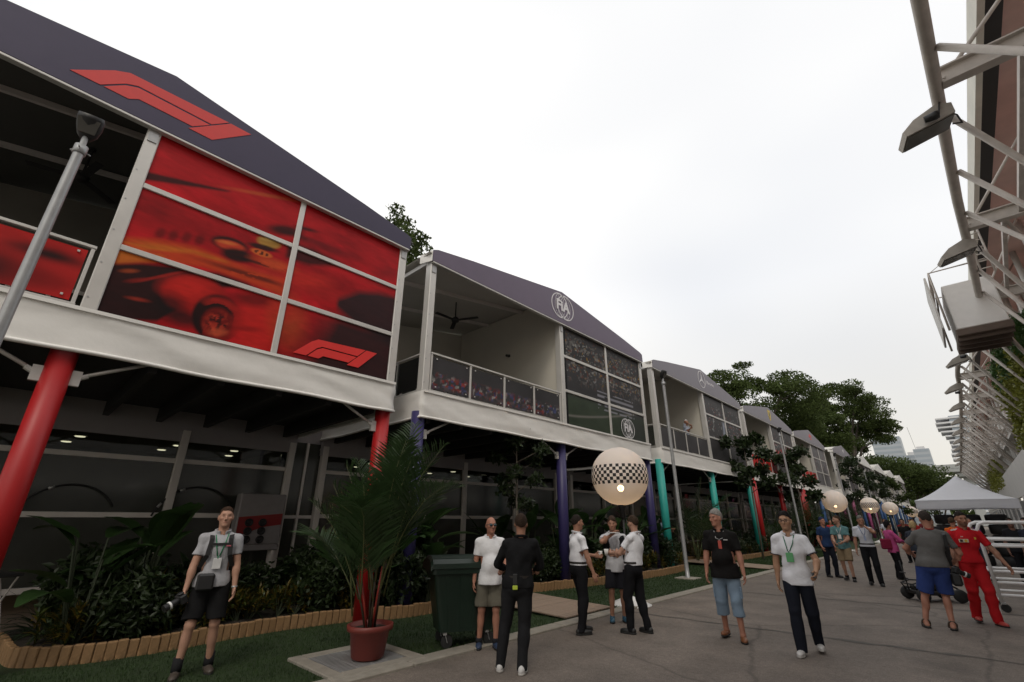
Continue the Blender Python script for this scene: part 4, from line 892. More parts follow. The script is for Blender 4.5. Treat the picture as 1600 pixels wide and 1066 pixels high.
GREEN = mat('bin_green_plastic', (.007, .019, .012), .42, 0, .12, 4, .05, 40)
def bin4(label, loc, rz, s=1.0):
    t = thing('wheeled_bin', label, 'bin', loc, rz, 'large dark green wheeled bins'); t.scale = (.84, .9, .95); b = MB()
    L0, W0, L1, W1, z0, z1 = .46, .30, .62, .37, .22, 1.06           # half sizes bottom, top
    def rect(hl, hw, z, r=.07):
        P = []
        for cx, cy, a0 in ((hl - r, hw - r, 0), (-hl + r, hw - r, 90), (-hl + r, -hw + r, 180), (hl - r, -hw + r, 270)):
            for k in range(5): a = R(a0 + k * 22.5); P.append((cx + r * math.cos(a), cy + r * math.sin(a), z))
        return P
    secs = [rect(L0, W0, z0), rect(L0 + (L1 - L0) * .9, W0 + (W1 - W0) * .9, .98), rect(L1 + .03, W1 + .03, .99), rect(L1 + .03, W1 + .03, 1.06)]
    V = sum(secs, []); n = 20; f = [(i * n + j, i * n + (j + 1) % n, (i + 1) * n + (j + 1) % n, (i + 1) * n + j) for i in range(3) for j in range(n)] + [tuple(range(n))[::-1], tuple(3 * n + j for j in range(n))]
    b.add(V, f)
    for sx in (-.3, -.1, .1, .3):
        for sy in (-1, 1): b.beam((sx, sy * (W0 + .004), .27), (sx * 1.25, sy * (W1 - .012), .96), .05, .02)
    for sx in (-1, 1):
        b.tube([(sx * (L1 + .02), -.2, .92), (sx * (L1 + .09), -.18, .92), (sx * (L1 + .09), .18, .92), (sx * (L1 + .02), .2, .92)], .016, 8)
    b.build('body', GREEN, t)
    l = MB(); V, f = [], []; nn = 14
    for i in range(nn + 1):
        a = math.pi * i / nn; y = -math.cos(a) * (W1 + .05); z = 1.065 + math.sin(a) ** .7 * .16
        rib = .012 if i % 2 else 0
        V += [(-L1 - .06, y, z - .03), (-L1 - .02, y, z + rib), (L1 + .02, y, z + rib), (L1 + .06, y, z - .03)]
        if i: q = 4 * i; f += [(q - 4 + k, q - 3 + k, q + 1 + k, q + k) for k in range(3)]
    f += [tuple(4 * i for i in range(nn + 1)), tuple(4 * i + 3 for i in range(nn + 1))[::-1]]; l.add(V, f); lo_ = l.build('lid', GREEN, t)
    q = MB(); q.tube([(-.5, W1 + .06, 1.08), (.5, W1 + .06, 1.08)], .014, 8); q.build('handle', GREEN, lo_)
    for sx in (-1, 1):
        for sy in (-1, 1):
            w = MB(); x, y = sx * .36, sy * .24
            w.box(x - .03, x + .03, y - .045, y + .045, .185, .225, 1); 
            for k in (-1, 1): w.beam((x, y + k * .032, .2), (x + .04, y + k * .032, .09), .06, .006, 1)
            V0 = len(w.v); w.lathe([(.02, -.024), (.088, -.022), (.095, -.012), (.095, .012), (.088, .022), (.02, .024)], 20, (0, 0, 0), 0)
            w.v[V0:] = [(x + .04 + a, y + c, .096 + b_) for a, b_, c in w.v[V0:]]
            w.build('caster', [M['rubber'], M['steel']], t)
bin4('large dark green wheeled bin behind the bald man', (-5.78, 5.12, 0), R(62))
bin4('far dark green wheeled bin behind the walking man in white polo', (-5.3, 21.6, 0), R(80))

# ceiling fans and small wall fixtures
def fan(label, x, y, z, rz):
    t = thing('ceiling_fan', label, 'fan', (x, y, z), rz, 'dark ceiling fans on the balconies'); m = MB(); m.lathe([(.02, -.6), (.02, -.02)], 10); m.lathe([(.05, .0 - .06), (.05, 0)], 12); m.build('rod', M['dark'], t)
    m = MB(); m.lathe([(.03, -.78), (.11, -.75), (.12, -.66), (.05, -.6)], 20); m.build('motor', M['dark'], t, True)
    for k in range(3):
        a = k * 2 * math.pi / 3; d = Vector((math.cos(a), math.sin(a), 0)); m = MB(); m.beam(d * .1 + Vector((0, 0, -.70)), d * .75 + Vector((0, 0, -.69)), .13, .012); m.build('blade', M['dark'], t)
fan('dark three bladed ceiling fan in the indigo columned building', -10.2, 8.3, 8.2, .5)
fan('dark ceiling fan in the shaded balcony of the nearest building', -10.6, -.55, 8.35, .25)
wl_ = thing('wall_light', 'small dark wall light on the cream balcony wall', 'wall light', (-10.3, 10.88, 7.0)); m = MB(); m.box(-.04, .04, -.05, 0, -.04, .04); m.tube([(0, -.04, 0), (.0, -.16, -.02)], .045, 10); m.build('fixture', M['dark'], wl_)

# image in the window glass behind the photographer, built as a solid cabinet
cb = thing('window_image_cabinet', 'white and red image in the window glass, built as cabinet with six round openings', 'cabinet', (-11.95, 4.22, .35), 0); cb.scale = (.8, .8, .8)
m = MB(); m.bbox(-.2, .2, -.62, .62, .85, 1.0, .02); m.bbox(-.2, .2, -.62, .62, 1.0, 2.35, .03); m.build('case', mat('grey_white_case', (.27, .25, .25), .5, 0, .08), cb)
m = MB(); m.prism([(-.58, 1.72), (.58, 1.82), (.58, 1.52), (.1, 1.46), (-.58, 1.22)], lambda a, b, t: (t, a, b), .202, .206); m.build('red_stripe', mat('window_image_red', (.26, .02, .02), .5, 0, .05), cb)
for yy in (-.30, .06):
    for zz in (1.58, 1.36, 1.14):
        m = MB(); V0 = len(m.v); m.lathe([(.105, 0), (.105, .03), (.075, .035), (.07, .012), (.03, .012), (.03, .03)], 22, (0, 0, 0)); m.v[V0:] = [(.208 + c, yy + a, zz + b) for a, b, c in m.v[V0:]]; m.build('round_opening', M['black'], cb, True)
m = MB()
for yy in (-.5, .5): m.box(-.15, .15, yy - .03, yy + .03, 0, .85)
m.build('leg', M['alu_lifted'], cb)
# white trestle on the terrace, its shade put into a dark top colour
tr = thing('folding_table', 'small white folding table, coloured dark for the shade beside the nearest red column', 'table', (-10.9, .2, .15), .3); m = MB(); m.bbox(-.35, .35, -.3, .3, .72, .76, .01); m.build('table_top', M['dark'], tr)
for s in (-1, 1):
    m = MB(); m.tube([(-.3, s * .25, 0), (.3, s * .25, .72)], .014, 6); m.tube([(.3, s * .25, 0), (-.3, s * .25, .72)], .014, 6); m.build('leg', M['alu_lifted'], tr)
# big arc decals on dark glass
for k, (yy, rr) in enumerate(((.95, .75), (3.05, .8))):
    a_ = MB(); P = [(-12.41, yy + rr * math.cos(q), 1.55 + rr * math.sin(q)) for q in np.linspace(.5, 2.9, 26)]
    t = thing('window_decal', ['dark tyre shaped arc on the window left of the photographer', 'dark tyre shaped arc on the window behind the photographer'][k], 'decal', P[0])
    a_.tube([tuple(np.array(p) - np.array(P[0])) for p in P], .018, 6); a_.build('arc', M['black'], t, True)
    for q in (2.55, 1.95):
        b_ = MB(); b_.tube([tuple(np.array((-12.40 + .02, yy + rr * math.cos(e), 1.55 + rr * math.sin(e))) - np.array(P[0])) for e in (q, q + .12)], .03, 6); b_.build('highlight', M['steel'], t, True)

# ---------------------------------------------------------------- marquee, trolleys, robot buggy
TENT = mat('marquee_cloth', (.76, .76, .80), .6, 0, .04, 2, .08, 6, trans=.2)
tt = thing('marquee', 'white pop up marquee tent with peaked roof at the road side', 'tent', (.02, 27.4, 0)); hw = 1.5; zb, zt, zp = 2.10, 2.42, 3.42
V, f = [], []; n = 12
for i in range(n + 1):
    for j in range(n + 1):
        a, b = -1 + 2 * i / n, -1 + 2 * j / n; m_ = max(abs(a), abs(b)); z = zt + (zp - zt) * (1 - m_) ** 1.25 - .06 * math.sin(math.pi * m_) * (1 - abs(abs(a) - abs(b))) * .5; V.append((a * hw, b * hw, z))
f = [(i * (n + 1) + j, (i + 1) * (n + 1) + j, (i + 1) * (n + 1) + j + 1, i * (n + 1) + j + 1) for i in range(n) for j in range(n)]
np_mesh('canopy', V, f, TENT, tt, True)
sheet('valance', [(hw, -hw), (hw, hw), (-hw, hw), (-hw, -hw), (hw, -hw)][::-1], zb, zt, TENT, tt, .012, 5, 4, .15, 0)
for a in (-1, 1):
    for b in (-1, 1): m = MB(); m.bbox(a * (hw - .06) - .022, a * (hw - .06) + .022, b * (hw - .06) - .022, b * (hw - .06) + .022, 0, zt - .02, .004); m.build('leg', M['white'], tt)
m = MB()
for s in (-1, 1):
    m.beam((-hw + .08, s * (hw - .06), 2.05), (0, s * (hw - .06), 2.38), .02, .02); m.beam((hw - .08, s * (hw - .06), 2.05), (0, s * (hw - .06), 2.38), .02, .02)
m.build('truss', M['white'], tt)
def trolley(label, x, y, rz, w=.95, d=.9, h=1.62):
    t = thing('tube_trolley', label, 'trolley', (x, y, 0), rz, 'white tubular trolleys'); r = .032
    for s, nm in ((0, 'end_frame'), (d, 'end_frame')):
        m = MB(); P = [(0, s, .17), (0, s, h - .14), (.05, s, h - .04), (.14, s, h), (w - .14, s, h), (w - .05, s, h - .04), (w, s, h - .14), (w, s, .17)]; m.tube(P, r, 10)
        for z in (.30, .52, .72, 1.18, 1.30): m.tube([(0, s, z), (w, s, z)], r * .8, 8)
        m.build(nm, M['white'], t, True)
    for x_ in (0, w):
        m = MB()
        for z in (.20, .72, h - .2): m.tube([(x_, 0, z), (x_, d, z)], r * .8, 8)
        m.build('side_rail', M['white'], t, True)
    for x_ in (0, w):
        for y_ in (0, d):
            m = MB(); V0 = len(m.v); m.lathe([(.015, -.018), (.07, -.018), (.075, 0), (.07, .018), (.015, .018)], 16); m.v[V0:] = [(x_ + .03 + a, y_ + c, .076 + b) for a, b, c in m.v[V0:]]; m.box(x_ - .02, x_ + .05, y_ - .03, y_ + .03, .14, .175, 1); m.build('caster', [M['rubber'], M['steel']], t)
trolley('white tubular trolley behind the man in red uniform', .06, 13.9, R(8), 1.0)
trolley('second white tubular trolley at the right edge of the road', 1.18, 14.3, R(8), 1.0)
TYRE = mat('race_tyre', (.02, .02, .021), .65, 0, .15, 5); 
tyre_me = None
tyi = 0
tlab = ['left', 'middle', 'right']
for i in range(3):
    t = thing('tyre_stack', f'{tlab[i]} stack of black tyres under the marquee', 'tyres', (-.75 + .78 * i, 27.6, 0), 0, 'tyre stacks under the marquee')
    for k in range(5):
        if tyre_me is None:
            m = MB(); m.lathe([(.2, .02), (.27, 0), (.33, .04), (.335, .19), (.33, .33), (.27, .37), (.2, .35), (.18, .3), (.18, .07)], 26, caps=False); o = m.build('tyre', TYRE, t, True); tyre_me = o.data
        else: o = share('tyre', tyre_me, t)
        o.location = (random.uniform(-.02, .02), random.uniform(-.02, .02), .38 * k)
bg_ = thing('camera_buggy', 'low black equipment buggy on the road behind the man in grey tee', 'buggy', (-1.0, 14.75, 0), R(35))
m = MB(); m.bbox(-.42, .42, -.22, .22, .13, .22, .02); m.bbox(-.1, .3, -.18, .18, .22, .36, .03); m.bbox(-.38, -.16, -.12, .12, .22, .31, .02); m.build('chassis', M['black'], bg_)
m = MB(); m.tube([(-.4, -.2, .2), (-.48, -.2, .34), (-.3, -.2, .40), (.2, -.2, .38), (.46, -.2, .22)], .018, 7); m.tube([(-.4, .2, .2), (-.48, .2, .34), (-.3, .2, .40), (.2, .2, .38), (.46, .2, .22)], .018, 7); m.tube([(-.48, -.2, .34), (-.48, .2, .34)], .016, 7); m.build('roll_bar', M['black'], bg_, True)
m = MB(); m.tube([(-.46, .0, .2), (-.5, .0, .8)], .014, 7); m.tube([(-.5, -.1, .56), (-.5, .1, .56)], .012, 6); m.build('mast', M['black'], bg_, True)
for x in (-.36, .36):
    for y in (-.27, .27):
        m = MB(); m.lathe([(.03, -.045), (.12, -.045), (.135, 0), (.12, .045), (.03, .045)], 18); m.v = [(x + a, y + c, .136 + b) for a, b, c in m.v]; m.build('wheel', M['rubber'], bg_, True)
m = MB(); m.tube([(.3, .05, .36), (.42, .2, .42), (.5, .1, .2), (.7, .2, .03), (.95, .05, .02)], .012, 6); m.build('cable', M['black'], bg_, True)

# ---------------------------------------------------------------- pit building on the right
STEEL = mat('painted_truss_steel', (.52, .475, .43), .55, .1, .18, 3, .1, 20); MAROON = mat('maroon_soffit', (.70, .47, .42), .6, 0, .15, .8); EDGE = mat('roof_edge_panel', (.72, .70, .62), .6, 0, .12, 1.5)
WALLW = mat('white_wall_panel', (.60, .585, .56), .6, 0, .10, 1.2); FLOOD = mat('floodlight_case', (.42, .39, .35), .5, .2, .15, 6)
pb = thing('pit_building', 'tall pit building with steel trusses, maroon soffit and white roof edge', 'building', (3.2, 60, 0)); ox, oy = 3.2, 60
B(3.08 - ox, 3.22 - ox, -8 - oy, 130 - oy, 12.65, 13.3).build('roof_edge', EDGE, pb)
B(3.23 - ox, 3.55 - ox, -8 - oy, 130 - oy, 12.72, 13.2).build('gutter', M['dark'], pb)
B(3.56 - ox, 12 - ox, -8 - oy, 130 - oy, 12.85, 13.25).build('roof', MAROON, pb)
B(3.3 - ox, 12 - ox, -8 - oy, 160 - oy, 0, .02).build('plinth', M['kerb'], pb)
nodes = [3.3 + 6.2 * i for i in range(1, 17)]
for i, y in enumerate(np.arange(-6, 134, 3.1)):
    B(3.2 - ox, 3.4 - ox, y - oy + .01, y + 3.09 - oy, 3.3, 5.45).build('wall_panel', WALLW, pb)
    if i % 2 == 0:
        B(3.25 - ox, 3.36 - ox, y + .15 - oy, y + 5.95 - oy, .1, 3.05).build('garage_shutter', mat('shutter_grey', (.16, .16, .16), .5, .2, .1, 3), pb)
        B(3.15 - ox, 3.42 - ox, y - .14 - oy, y + .14 - oy, 0, 3.29).build('pier', WALLW, pb)
    B(3.60 - ox, 3.66 - ox, y + .2 - oy, y + 2.9 - oy, 5.55, 6.75).build('window_pane', M['pane_dark'], pb)
    B(3.45 - ox, 3.70 - ox, y - .09 - oy, y + .09 - oy, 5.46, 6.9).build('window_mullion', WALLW, pb)
    B(5.0 - ox, 5.2 - ox, y - oy + .02, y + 3.06 - oy, 6.95, 12.8).build('upper_wall_panel', MAROON if i % 2 else WALLW, pb)
    MB().tube([(4.4 - ox, y - oy, 6.9), (4.4 - ox, y - oy, 12.84)], .11, 8).build('column', WALLW, pb, True)
B(3.3 - ox, 12 - ox, -6 - oy, 133 - oy, 6.8, 6.94).build('terrace_slab', WALLW, pb)
TP = [(-4, .8), (2, 1.05), (5.5, 1.3), (7.4, 1.4), (10.9, 1.58), (13.5, 1.7), (17.5, 1.96), (21.7, 2.21), (24.2, 2.28), (26, 2.1), (27.6, 1.85), (29.5, 1.62), (31.5, 1.50), (33.6, 1.47), (38, 1.55), (45, 1.5), (60, 1.35), (84, 1.1), (110, .8)]
tx = lambda y: float(np.interp(y, [p[0] for p in TP], [p[1] for p in TP]))
m = MB(); m.tube([(tx(y) - ox, y - oy, 8.9) for y in np.concatenate([np.arange(-4, 20, 2), np.arange(20, 40, .8), np.arange(40, 108, 4)])], .10, 10); m.build('edge_tube', STEEL, pb, True)
for y in nodes:
    x = tx(y); k = MB()                                     # I-beam outrigger
    for dz, w, h in ((.16, .2, .03), (-.16, .2, .03), (0, .03, .3)): k.beam((x + .08 - ox, y - oy, 9.0 + dz), (5.0 - ox, y - oy, 9.0 + dz), w, h)
    k.build('outrigger_beam', STEEL, pb)
    for dy in (-2.2, 2.2):
        xa = tx(y + dy * .45); MB().tube([(xa + .1 - ox, y + dy * .45 - oy, 8.85), (3.5 - ox, y + dy - oy, 5.5)], .058, 8).build('strut', STEEL, pb, True)
    MB().tube([(3.55 - ox, y - oy, 5.5), (4.9 - ox, y - oy, 12.8)], .09, 8).build('raking_column', WALLW, pb, True)
    for dy in (0,): MB().tube([(tx(y + dy) + .12 - ox, y + dy - oy, 8.95), (4.5 - ox, y + dy + 1.4 - oy, 12.84)], .036, 7).build('roof_strut', STEEL, pb, True)
    MB().beam((2.6 - ox, y - oy, 8.95), (2.9 - ox, y + 6.2 - oy, 8.95), .09, .12).build('tie_beam', STEEL, pb)
    MB().tube([(2.6 - ox, y + .1 - oy, 8.9), (4.3 - ox, y + 6.1 - oy, 8.9)], .045, 7).build('wind_brace', STEEL, pb, True)
    MB().tube([(tx(y + 3.1) + .1 - ox, y + 3.1 - oy, 8.85), (3.5 - ox, y + 3.1 - oy, 5.5)], .06, 8).build('strut', STEEL, pb, True)
m = MB()
for z in (7.6, 8.3, 9.4): m.tube([(3.75 - ox, -4 - oy, z), (3.75 - ox, 108 - oy, z)], .06, 8)
m.build('rear_pipe', STEEL, pb, True)
def floodlight(i, y):
    x = tx(y); t = thing('floodlight', (['nearest', 'second', 'third', 'fourth', 'fifth', 'sixth'] + ['far'] * 9)[i] + ' grey floodlight hung on the truss tube' + ('' if i < 6 else ' of the pit building'), 'floodlight', (x, y, 8.75), R(12), 'floodlights on the pit building truss')
    m = MB(); P = [(-.62, -.05), (.12, .16), (.12, .38), (-.1, .44), (-.45, .26), (-.66, .05)]; m.prism(P, lambda a, b, q: (a - .05, q, b - .42), -.24, .24); m.build('housing', FLOOD, t)
    m = MB(); m.prism([(-.60, -.075), (.11, .135), (.11, .155), (-.6, -.055)], lambda a, b, q: (a - .05, q, b - .42), -.2, .2); m.build('lens', LENS, t)
    m = MB(); m.beam((0, -.02, .0), (.0, -.02, .25), .1, .05); m.tube([(.08, .05, 0), (.2, .1, -.1), (.22, .1, -.3), (.08, .05, -.3)], .016, 6); m.build('bracket', M['dark'], t)
for i, y in enumerate([10.1 + 6.2 * k for k in range(13)]): floodlight(i, y)
for i, y in enumerate((9.9, 27.9, 36)):
    t = thing('spot_lamp', ['small black spot lamp under the nearest floodlight', 'small black spot lamp on the curved tube', 'small dark spot lamp farther along the tube'][i], 'spot lamp', (tx(y) - .1, y - .2, 8.45), 0, 'small spot lamps'); m = MB(); m.lathe([(.07, 0), (.08, .05), (.06, .2)], 12); m.v = [(a - c, b, .1 * c) if False else (-c, b, a) for a, b, c in m.v]; m.build('barrel', M['black'], t, True); MB().tube([(0, 0, 0), (.1, .2, .4)], .015, 6).build('arm', M['dark'], t)
bx = thing('cantilever_box', 'white box cabin hung beyond the trusses, above the road', 'cabin', (2.1, 22.4, 7.6)); 
m = MB(); m.bbox(-.75, .55, -1.1, 1.4, .25, 1.95, .03); m.build('cabin_wall', mat('cabin_white', (.88, .86, .83), .5, 0, .04), bx)
m = MB(); m.bbox(-.8, .6, -1.15, 1.45, .0, .245, .02); 
for y in (-.9, -.3, .3, .9): m.box(-.78, .58, y - .05, y + .05, -.12, .0)
m.build('base_frame', mat('rusty_brown_steel', (.12, .085, .065), .7, 0, .2, 5), bx)
m = MB()
for y in (-1.38, 1.48): m.tube([(-.95, y, .2), (-.95, y, 2.45), (.6, y, 2.45)], .035, 6)
for z in (1.6, 2.1, 2.45): m.tube([(-.95, -1.38, z), (-.95, 1.48, z)], .03, 6)
m.tube([(-.95, -1.3, 2.45), (.3, -.9, 3.4)], .012, 5); m.build('railing', STEEL, bx, True)
m = MB(); m.bbox(-1.12, -1.06, -1.3, 1.4, .35, 2.35, .01); m.build('outer_screen', WALLW, bx)
ld = thing('roof_ladder', 'grey steel ladder standing above the truss tube', 'ladder', (2.35, 20.2, 9.2)); m = MB()
for x in (0, .3): m.tube([(x, 0, 0), (x, 0, 1.9)], .03, 6)
for k in range(7): m.tube([(0, 0, .2 + k * .26), (.3, 0, .2 + k * .26)], .022, 5)
m.build('rung_frame', STEEL, ld, True)
def vine(label, y0, y1, seed, n, mk, z0, z1, x0=2.95):
    rg = np.random.default_rng(seed); t = thing('climbing_vine', label, 'vine', (3.1, (y0 + y1) / 2, 5.4), 0, 'vines on the pit building'); yc = (y0 + y1) / 2
    P = np.stack([rg.uniform(x0 - 3.1, .45, n), rg.uniform(y0 - yc, y1 - yc, n), z0 - 5.4 + (z1 - z0) * rg.random(n) ** .8], 1); P[:, 0] += .25 * np.sin(P[:, 1] * 1.3 + P[:, 2] * 2); V, F = leaves(P, .17, .06, rg=rg); np_mesh('foliage', V, F, LF[mk], t)
    s = MB()
    for k in range(10): y = rg.uniform(y0 - yc, y1 - yc); s.tube([(.2, y, 0), (.15 + rg.uniform(-.1, .1), y + rg.uniform(-.4, .4), z1 - 5.4)], .012, 5)
    s.build('stem', BARK, t)
vine('bright yellow green vine hanging on the pit building wall', 25.5, 36, 5, 9000, 'vine', 5.0, 8.4); vine('darker green vine at the top of the pit building wall', 24, 33, 6, 4500, 'vineg', 7.6, 8.9, 2.8); vine('far yellow green vine low on the pit building', 62, 82, 8, 5000, 'vine', 4.6, 7.0)

# ---------------------------------------------------------------- far city
FG = mat('far_glass', (.30, .34, .38), .35, 0, .1, .05); FS = mat('far_slab', (.62, .62, .63), .6, 0, .05, .1); FC = mat('far_concrete', (.36, .37, .36), .8, 0, .1, .05)
tw = thing('hotel_tower', 'distant curved tower with stacked white balcony slabs', 'tower', (6.5, 300, 0)); nfl = 22
for i in range(nfl):
    z = 3 + i * 2.05; t_ = i / (nfl - 1); le = -3.2 - 3.4 * t_ ** 2.2 + .9 * math.sin(i * .9); MB().bbox(le, 9, -6, 6, z, z + .8, .1).build('floor_slab', FS, tw)
B(-1.8, 8, -5.5, 5.5, 0, 47.4).build('glass_core', FG, tw)
m = MB(); m.prism([(2.2, 46), (9.5, 46), (9.5, 52), (2.2, 47.6)], lambda a, b, t: (a, t, b), -6.5, 6.4); m.build('crown_block', mat('far_grey_wall', (.52, .56, .60), .6, 0, .05, .05), tw)
va = thing('viaduct', 'concrete highway viaduct crossing beyond the road', 'viaduct', (0, 205, 0)); m = MB(); m.bbox(-60, 60, -5, 5, 15.6, 16.9, .2); m.build('deck', FC, va); m = MB(); m.bbox(-60, 60, -5.2, -4.9, 16.92, 18.0, .05); m.build('parapet', FC, va)
for x in (-38, -18, 3, 24): m = MB(); m.bbox(x - 1.2, x + 1.2, -1.4, 1.4, 0, 15.58, .2); m.bbox(x - 2.4, x + 2.4, -4, 4, 14.2, 15.59, .3); m.build('pier', FC, va)
def block(label, x, y, w, d, h, floors, steps=()):
    t = thing('far_tower', label, 'building', (x, y, 0), 0, 'towers on the skyline'); B(-w / 2, w / 2, -d / 2, d / 2, 0, h).build('wall', mat('far_haze_wall', (.40, .43, .46), .7, 0, .06, .05), t)
    me = None
    for i in range(floors):
        z = h * (i + .4) / floors
        if me is None: o = B(-w / 2 + .4, w / 2 - .4, -d / 2 - .06, -d / 2 + .1, 0, h / floors * .5).build('window_band', FG, t); me = o.data
        else: o = share('window_band', me, t)
        o.location.z = z
    for (a, b, hh) in steps: B(a, b, -d / 2 + .5, d / 2 - .5, h + .01, h + hh).build('rooftop_block', FS, t)
block('stepped grey tower between the rain tree and the open sky', -29, 420, 16, 14, 56, 18, [(-7, 1, 5), (-5, -1, 8)]); block('lower pale tower right of the stepped grey tower', -17, 430, 12, 12, 44, 14, [(-3, 4, 2)])
block('small far block with a thin mast above the low trees', -11.5, 400, 8, 10, 44.5, 14, [(-2, 2, 1.5)])
ms = thing('radio_mast', 'thin radio mast on the far block', 'mast', (-14, 400, 44.5)); MB().tube([(0, 0, 0), (-1.0, 0, 15)], .12, 6).build('pole', FC, ms)
tp_x = rng.uniform(-320, 320, 9000); tp_h = 9 + 7 * fbm(tp_x * .05, tp_x * 0, 9)
V, F = leaves(np.stack([tp_x, 560 + rng.uniform(0, 14, 9000), tp_h * rng.random(9000) ** .7], 1), 4.0, 1.2); tl_ = np_mesh('treeline', V, F, LF['rain']); tag(tl_, 'far dark line of trees at the horizon', 'trees', kind='stuff')
# ---------------------------------------------------------------- people: smooth-union distance fields turned into one skin
class Field:
    def __init__(s, lo, hi, h):
        s.lo = np.array(lo, float); s.h = h; s.n = np.ceil((np.array(hi) - s.lo) / h).astype(int) + 1
        s.f = np.full(s.n, .5, np.float32)
    def sub(s, lo, hi):
        a = np.clip(np.floor((lo - s.lo) / s.h).astype(int), 0, s.n - 1); b = np.clip(np.ceil((hi - s.lo) / s.h).astype(int) + 1, 1, s.n)
        sl_ = tuple(slice(i, j) for i, j in zip(a, b)); ax = [s.lo[k] + s.h * np.arange(a[k], b[k]) for k in range(3)]
        return sl_, np.stack(np.meshgrid(*ax, indexing='ij'), -1)
    def smin(s, sl_, d, k):
        o = s.f[sl_]
        if k <= 0: s.f[sl_] = np.minimum(o, d)
        else: hh = np.clip(.5 + .5 * (o - d) / k, 0, 1); s.f[sl_] = o * (1 - hh) + d * hh - k * hh * (1 - hh)
    def cap(s, p0, p1, r0, r1, k=.02):
        p0, p1 = np.array(p0, float), np.array(p1, float); m = max(r0, r1) + k + 2 * s.h; sl_, P = s.sub(np.minimum(p0, p1) - m, np.maximum(p0, p1) + m)
        d = p1 - p0; t = np.clip(((P - p0) @ d) / (d @ d + 1e-12), 0, 1); s.smin(sl_, (np.linalg.norm(P - p0 - t[..., None] * d, axis=-1) - (r0 + (r1 - r0) * t)).astype(np.float32), k)
    def ell(s, c, r, k=.02, A=None):
        c, r = np.array(c, float), np.array(r, float); m = r.max() + k + 2 * s.h; sl_, P = s.sub(c - m, c + m); q = P - c
        if A is not None: q = q @ A.T
        a = np.linalg.norm(q / r, axis=-1); b = np.linalg.norm(q / r ** 2, axis=-1) + 1e-9; s.smin(sl_, (a * (a - 1) / b).astype(np.float32), k)
    def grid(s):
        ax = [s.lo[k] + s.h * np.arange(s.n[k]) for k in range(3)]; return np.meshgrid(*ax, indexing='ij', sparse=True)
    def plane(s, n, d):              # keep n.p <= d
        X, Y, Z = s.grid(); s.f = np.maximum(s.f, (n[0] * X + n[1] * Y + n[2] * Z - d).astype(np.float32))
    def cut_cap(s, p0, p1, r0, r1):
        p0, p1 = np.array(p0, float), np.array(p1, float); m = max(r0, r1) + 2 * s.h; sl_, P = s.sub(np.minimum(p0, p1) - m, np.maximum(p0, p1) + m)
        d = p1 - p0; t = np.clip(((P - p0) @ d) / (d @ d + 1e-12), 0, 1); s.f[sl_] = np.maximum(s.f[sl_], -(np.linalg.norm(P - p0 - t[..., None] * d, axis=-1) - (r0 + (r1 - r0) * t)))
    def trim(s, e, d, ln, r):        # cut a tube square at e, along d
        e, d = np.array(e, float), np.array(d, float); p1 = e + d * ln; m = r; sl_, P = s.sub(np.minimum(e, p1) - m, np.maximum(e, p1) + m); q = P - e; t = q @ d; rad = np.linalg.norm(q - t[..., None] * d, axis=-1)
        o = s.f[sl_]; s.f[sl_] = np.where((rad < r) & (t < ln) & (t > -2 * s.h), np.maximum(o, t), o)
    def sample(s, V):
        i = np.clip(np.round((V - s.lo) / s.h).astype(int), 0, s.n - 1); return s.f[i[:, 0], i[:, 1], i[:, 2]]
    def wrinkle(s, amp, seed, fr=38):
        rg = np.random.default_rng(seed); X, Y, Z = s.grid(); w = 0
        for i in range(6): k = rg.normal(size=3) * (1, 1, .75); k *= fr * rg.uniform(.5, 1.3) / np.linalg.norm(k); w = w + np.sin(k[0] * X + k[1] * Y + k[2] * Z + rg.uniform(0, 6))
        s.f += (amp / 2.4 * w).astype(np.float32)
    def mesh(s):
        f = np.pad(s.f, 1, constant_values=.5); ins = f < 0; nx, ny, nz = f.shape
        c = [ins[i:nx - 1 + i, j:ny - 1 + j, k:nz - 1 + k] for i in (0, 1) for j in (0, 1) for k in (0, 1)]
        tot = sum(x.astype(np.int8) for x in c); act = (tot > 0) & (tot < 8); I = np.argwhere(act)
        if len(I) == 0: return np.zeros((0, 3)), np.zeros((0, 4), int)
        idx = -np.ones(act.shape, np.int64); idx[act] = np.arange(len(I)); acc = np.zeros((len(I), 3)); cnt = np.zeros(len(I))
        cor = [(i, j, k) for i in (0, 1) for j in (0, 1) for k in (0, 1)]; val = [f[I[:, 0] + a, I[:, 1] + b, I[:, 2] + c_] for a, b, c_ in cor]
        for x in range(8):
            for y in range(x + 1, 8):
                if sum(abs(p - q) for p, q in zip(cor[x], cor[y])) != 1: continue
                va, vb = val[x], val[y]; m = (va < 0) != (vb < 0); t = np.where(m, va / np.where(m, va - vb, 1), 0); p = np.array(cor[x]) + t[:, None] * (np.array(cor[y]) - np.array(cor[x])); acc += np.where(m[:, None], p, 0); cnt += m
        V = (I + acc / cnt[:, None] - 1) * s.h + s.lo; Fs = []
        for ax in range(3):
            u, v = (ax + 1) % 3, (ax + 2) % 3; A = np.moveaxis(ins, (ax, u, v), (0, 1, 2)); ID = np.moveaxis(idx, (ax, u, v), (0, 1, 2))
            ch = A[:-1] != A[1:]; ch = ch[:, 1:-1, 1:-1]; q = np.argwhere(ch)
            a, b, c_ = q[:, 0], q[:, 1] + 1, q[:, 2] + 1
            quad = np.stack([ID[a, b - 1, c_ - 1], ID[a, b, c_ - 1], ID[a, b, c_], ID[a, b - 1, c_]], 1); fl = A[a, b, c_]; quad[~fl] = quad[~fl][:, ::-1]; Fs.append(quad)
        return V, np.concatenate(Fs)
def nrm(v): v = np.array(v, float); return v / (np.linalg.norm(v) + 1e-9)
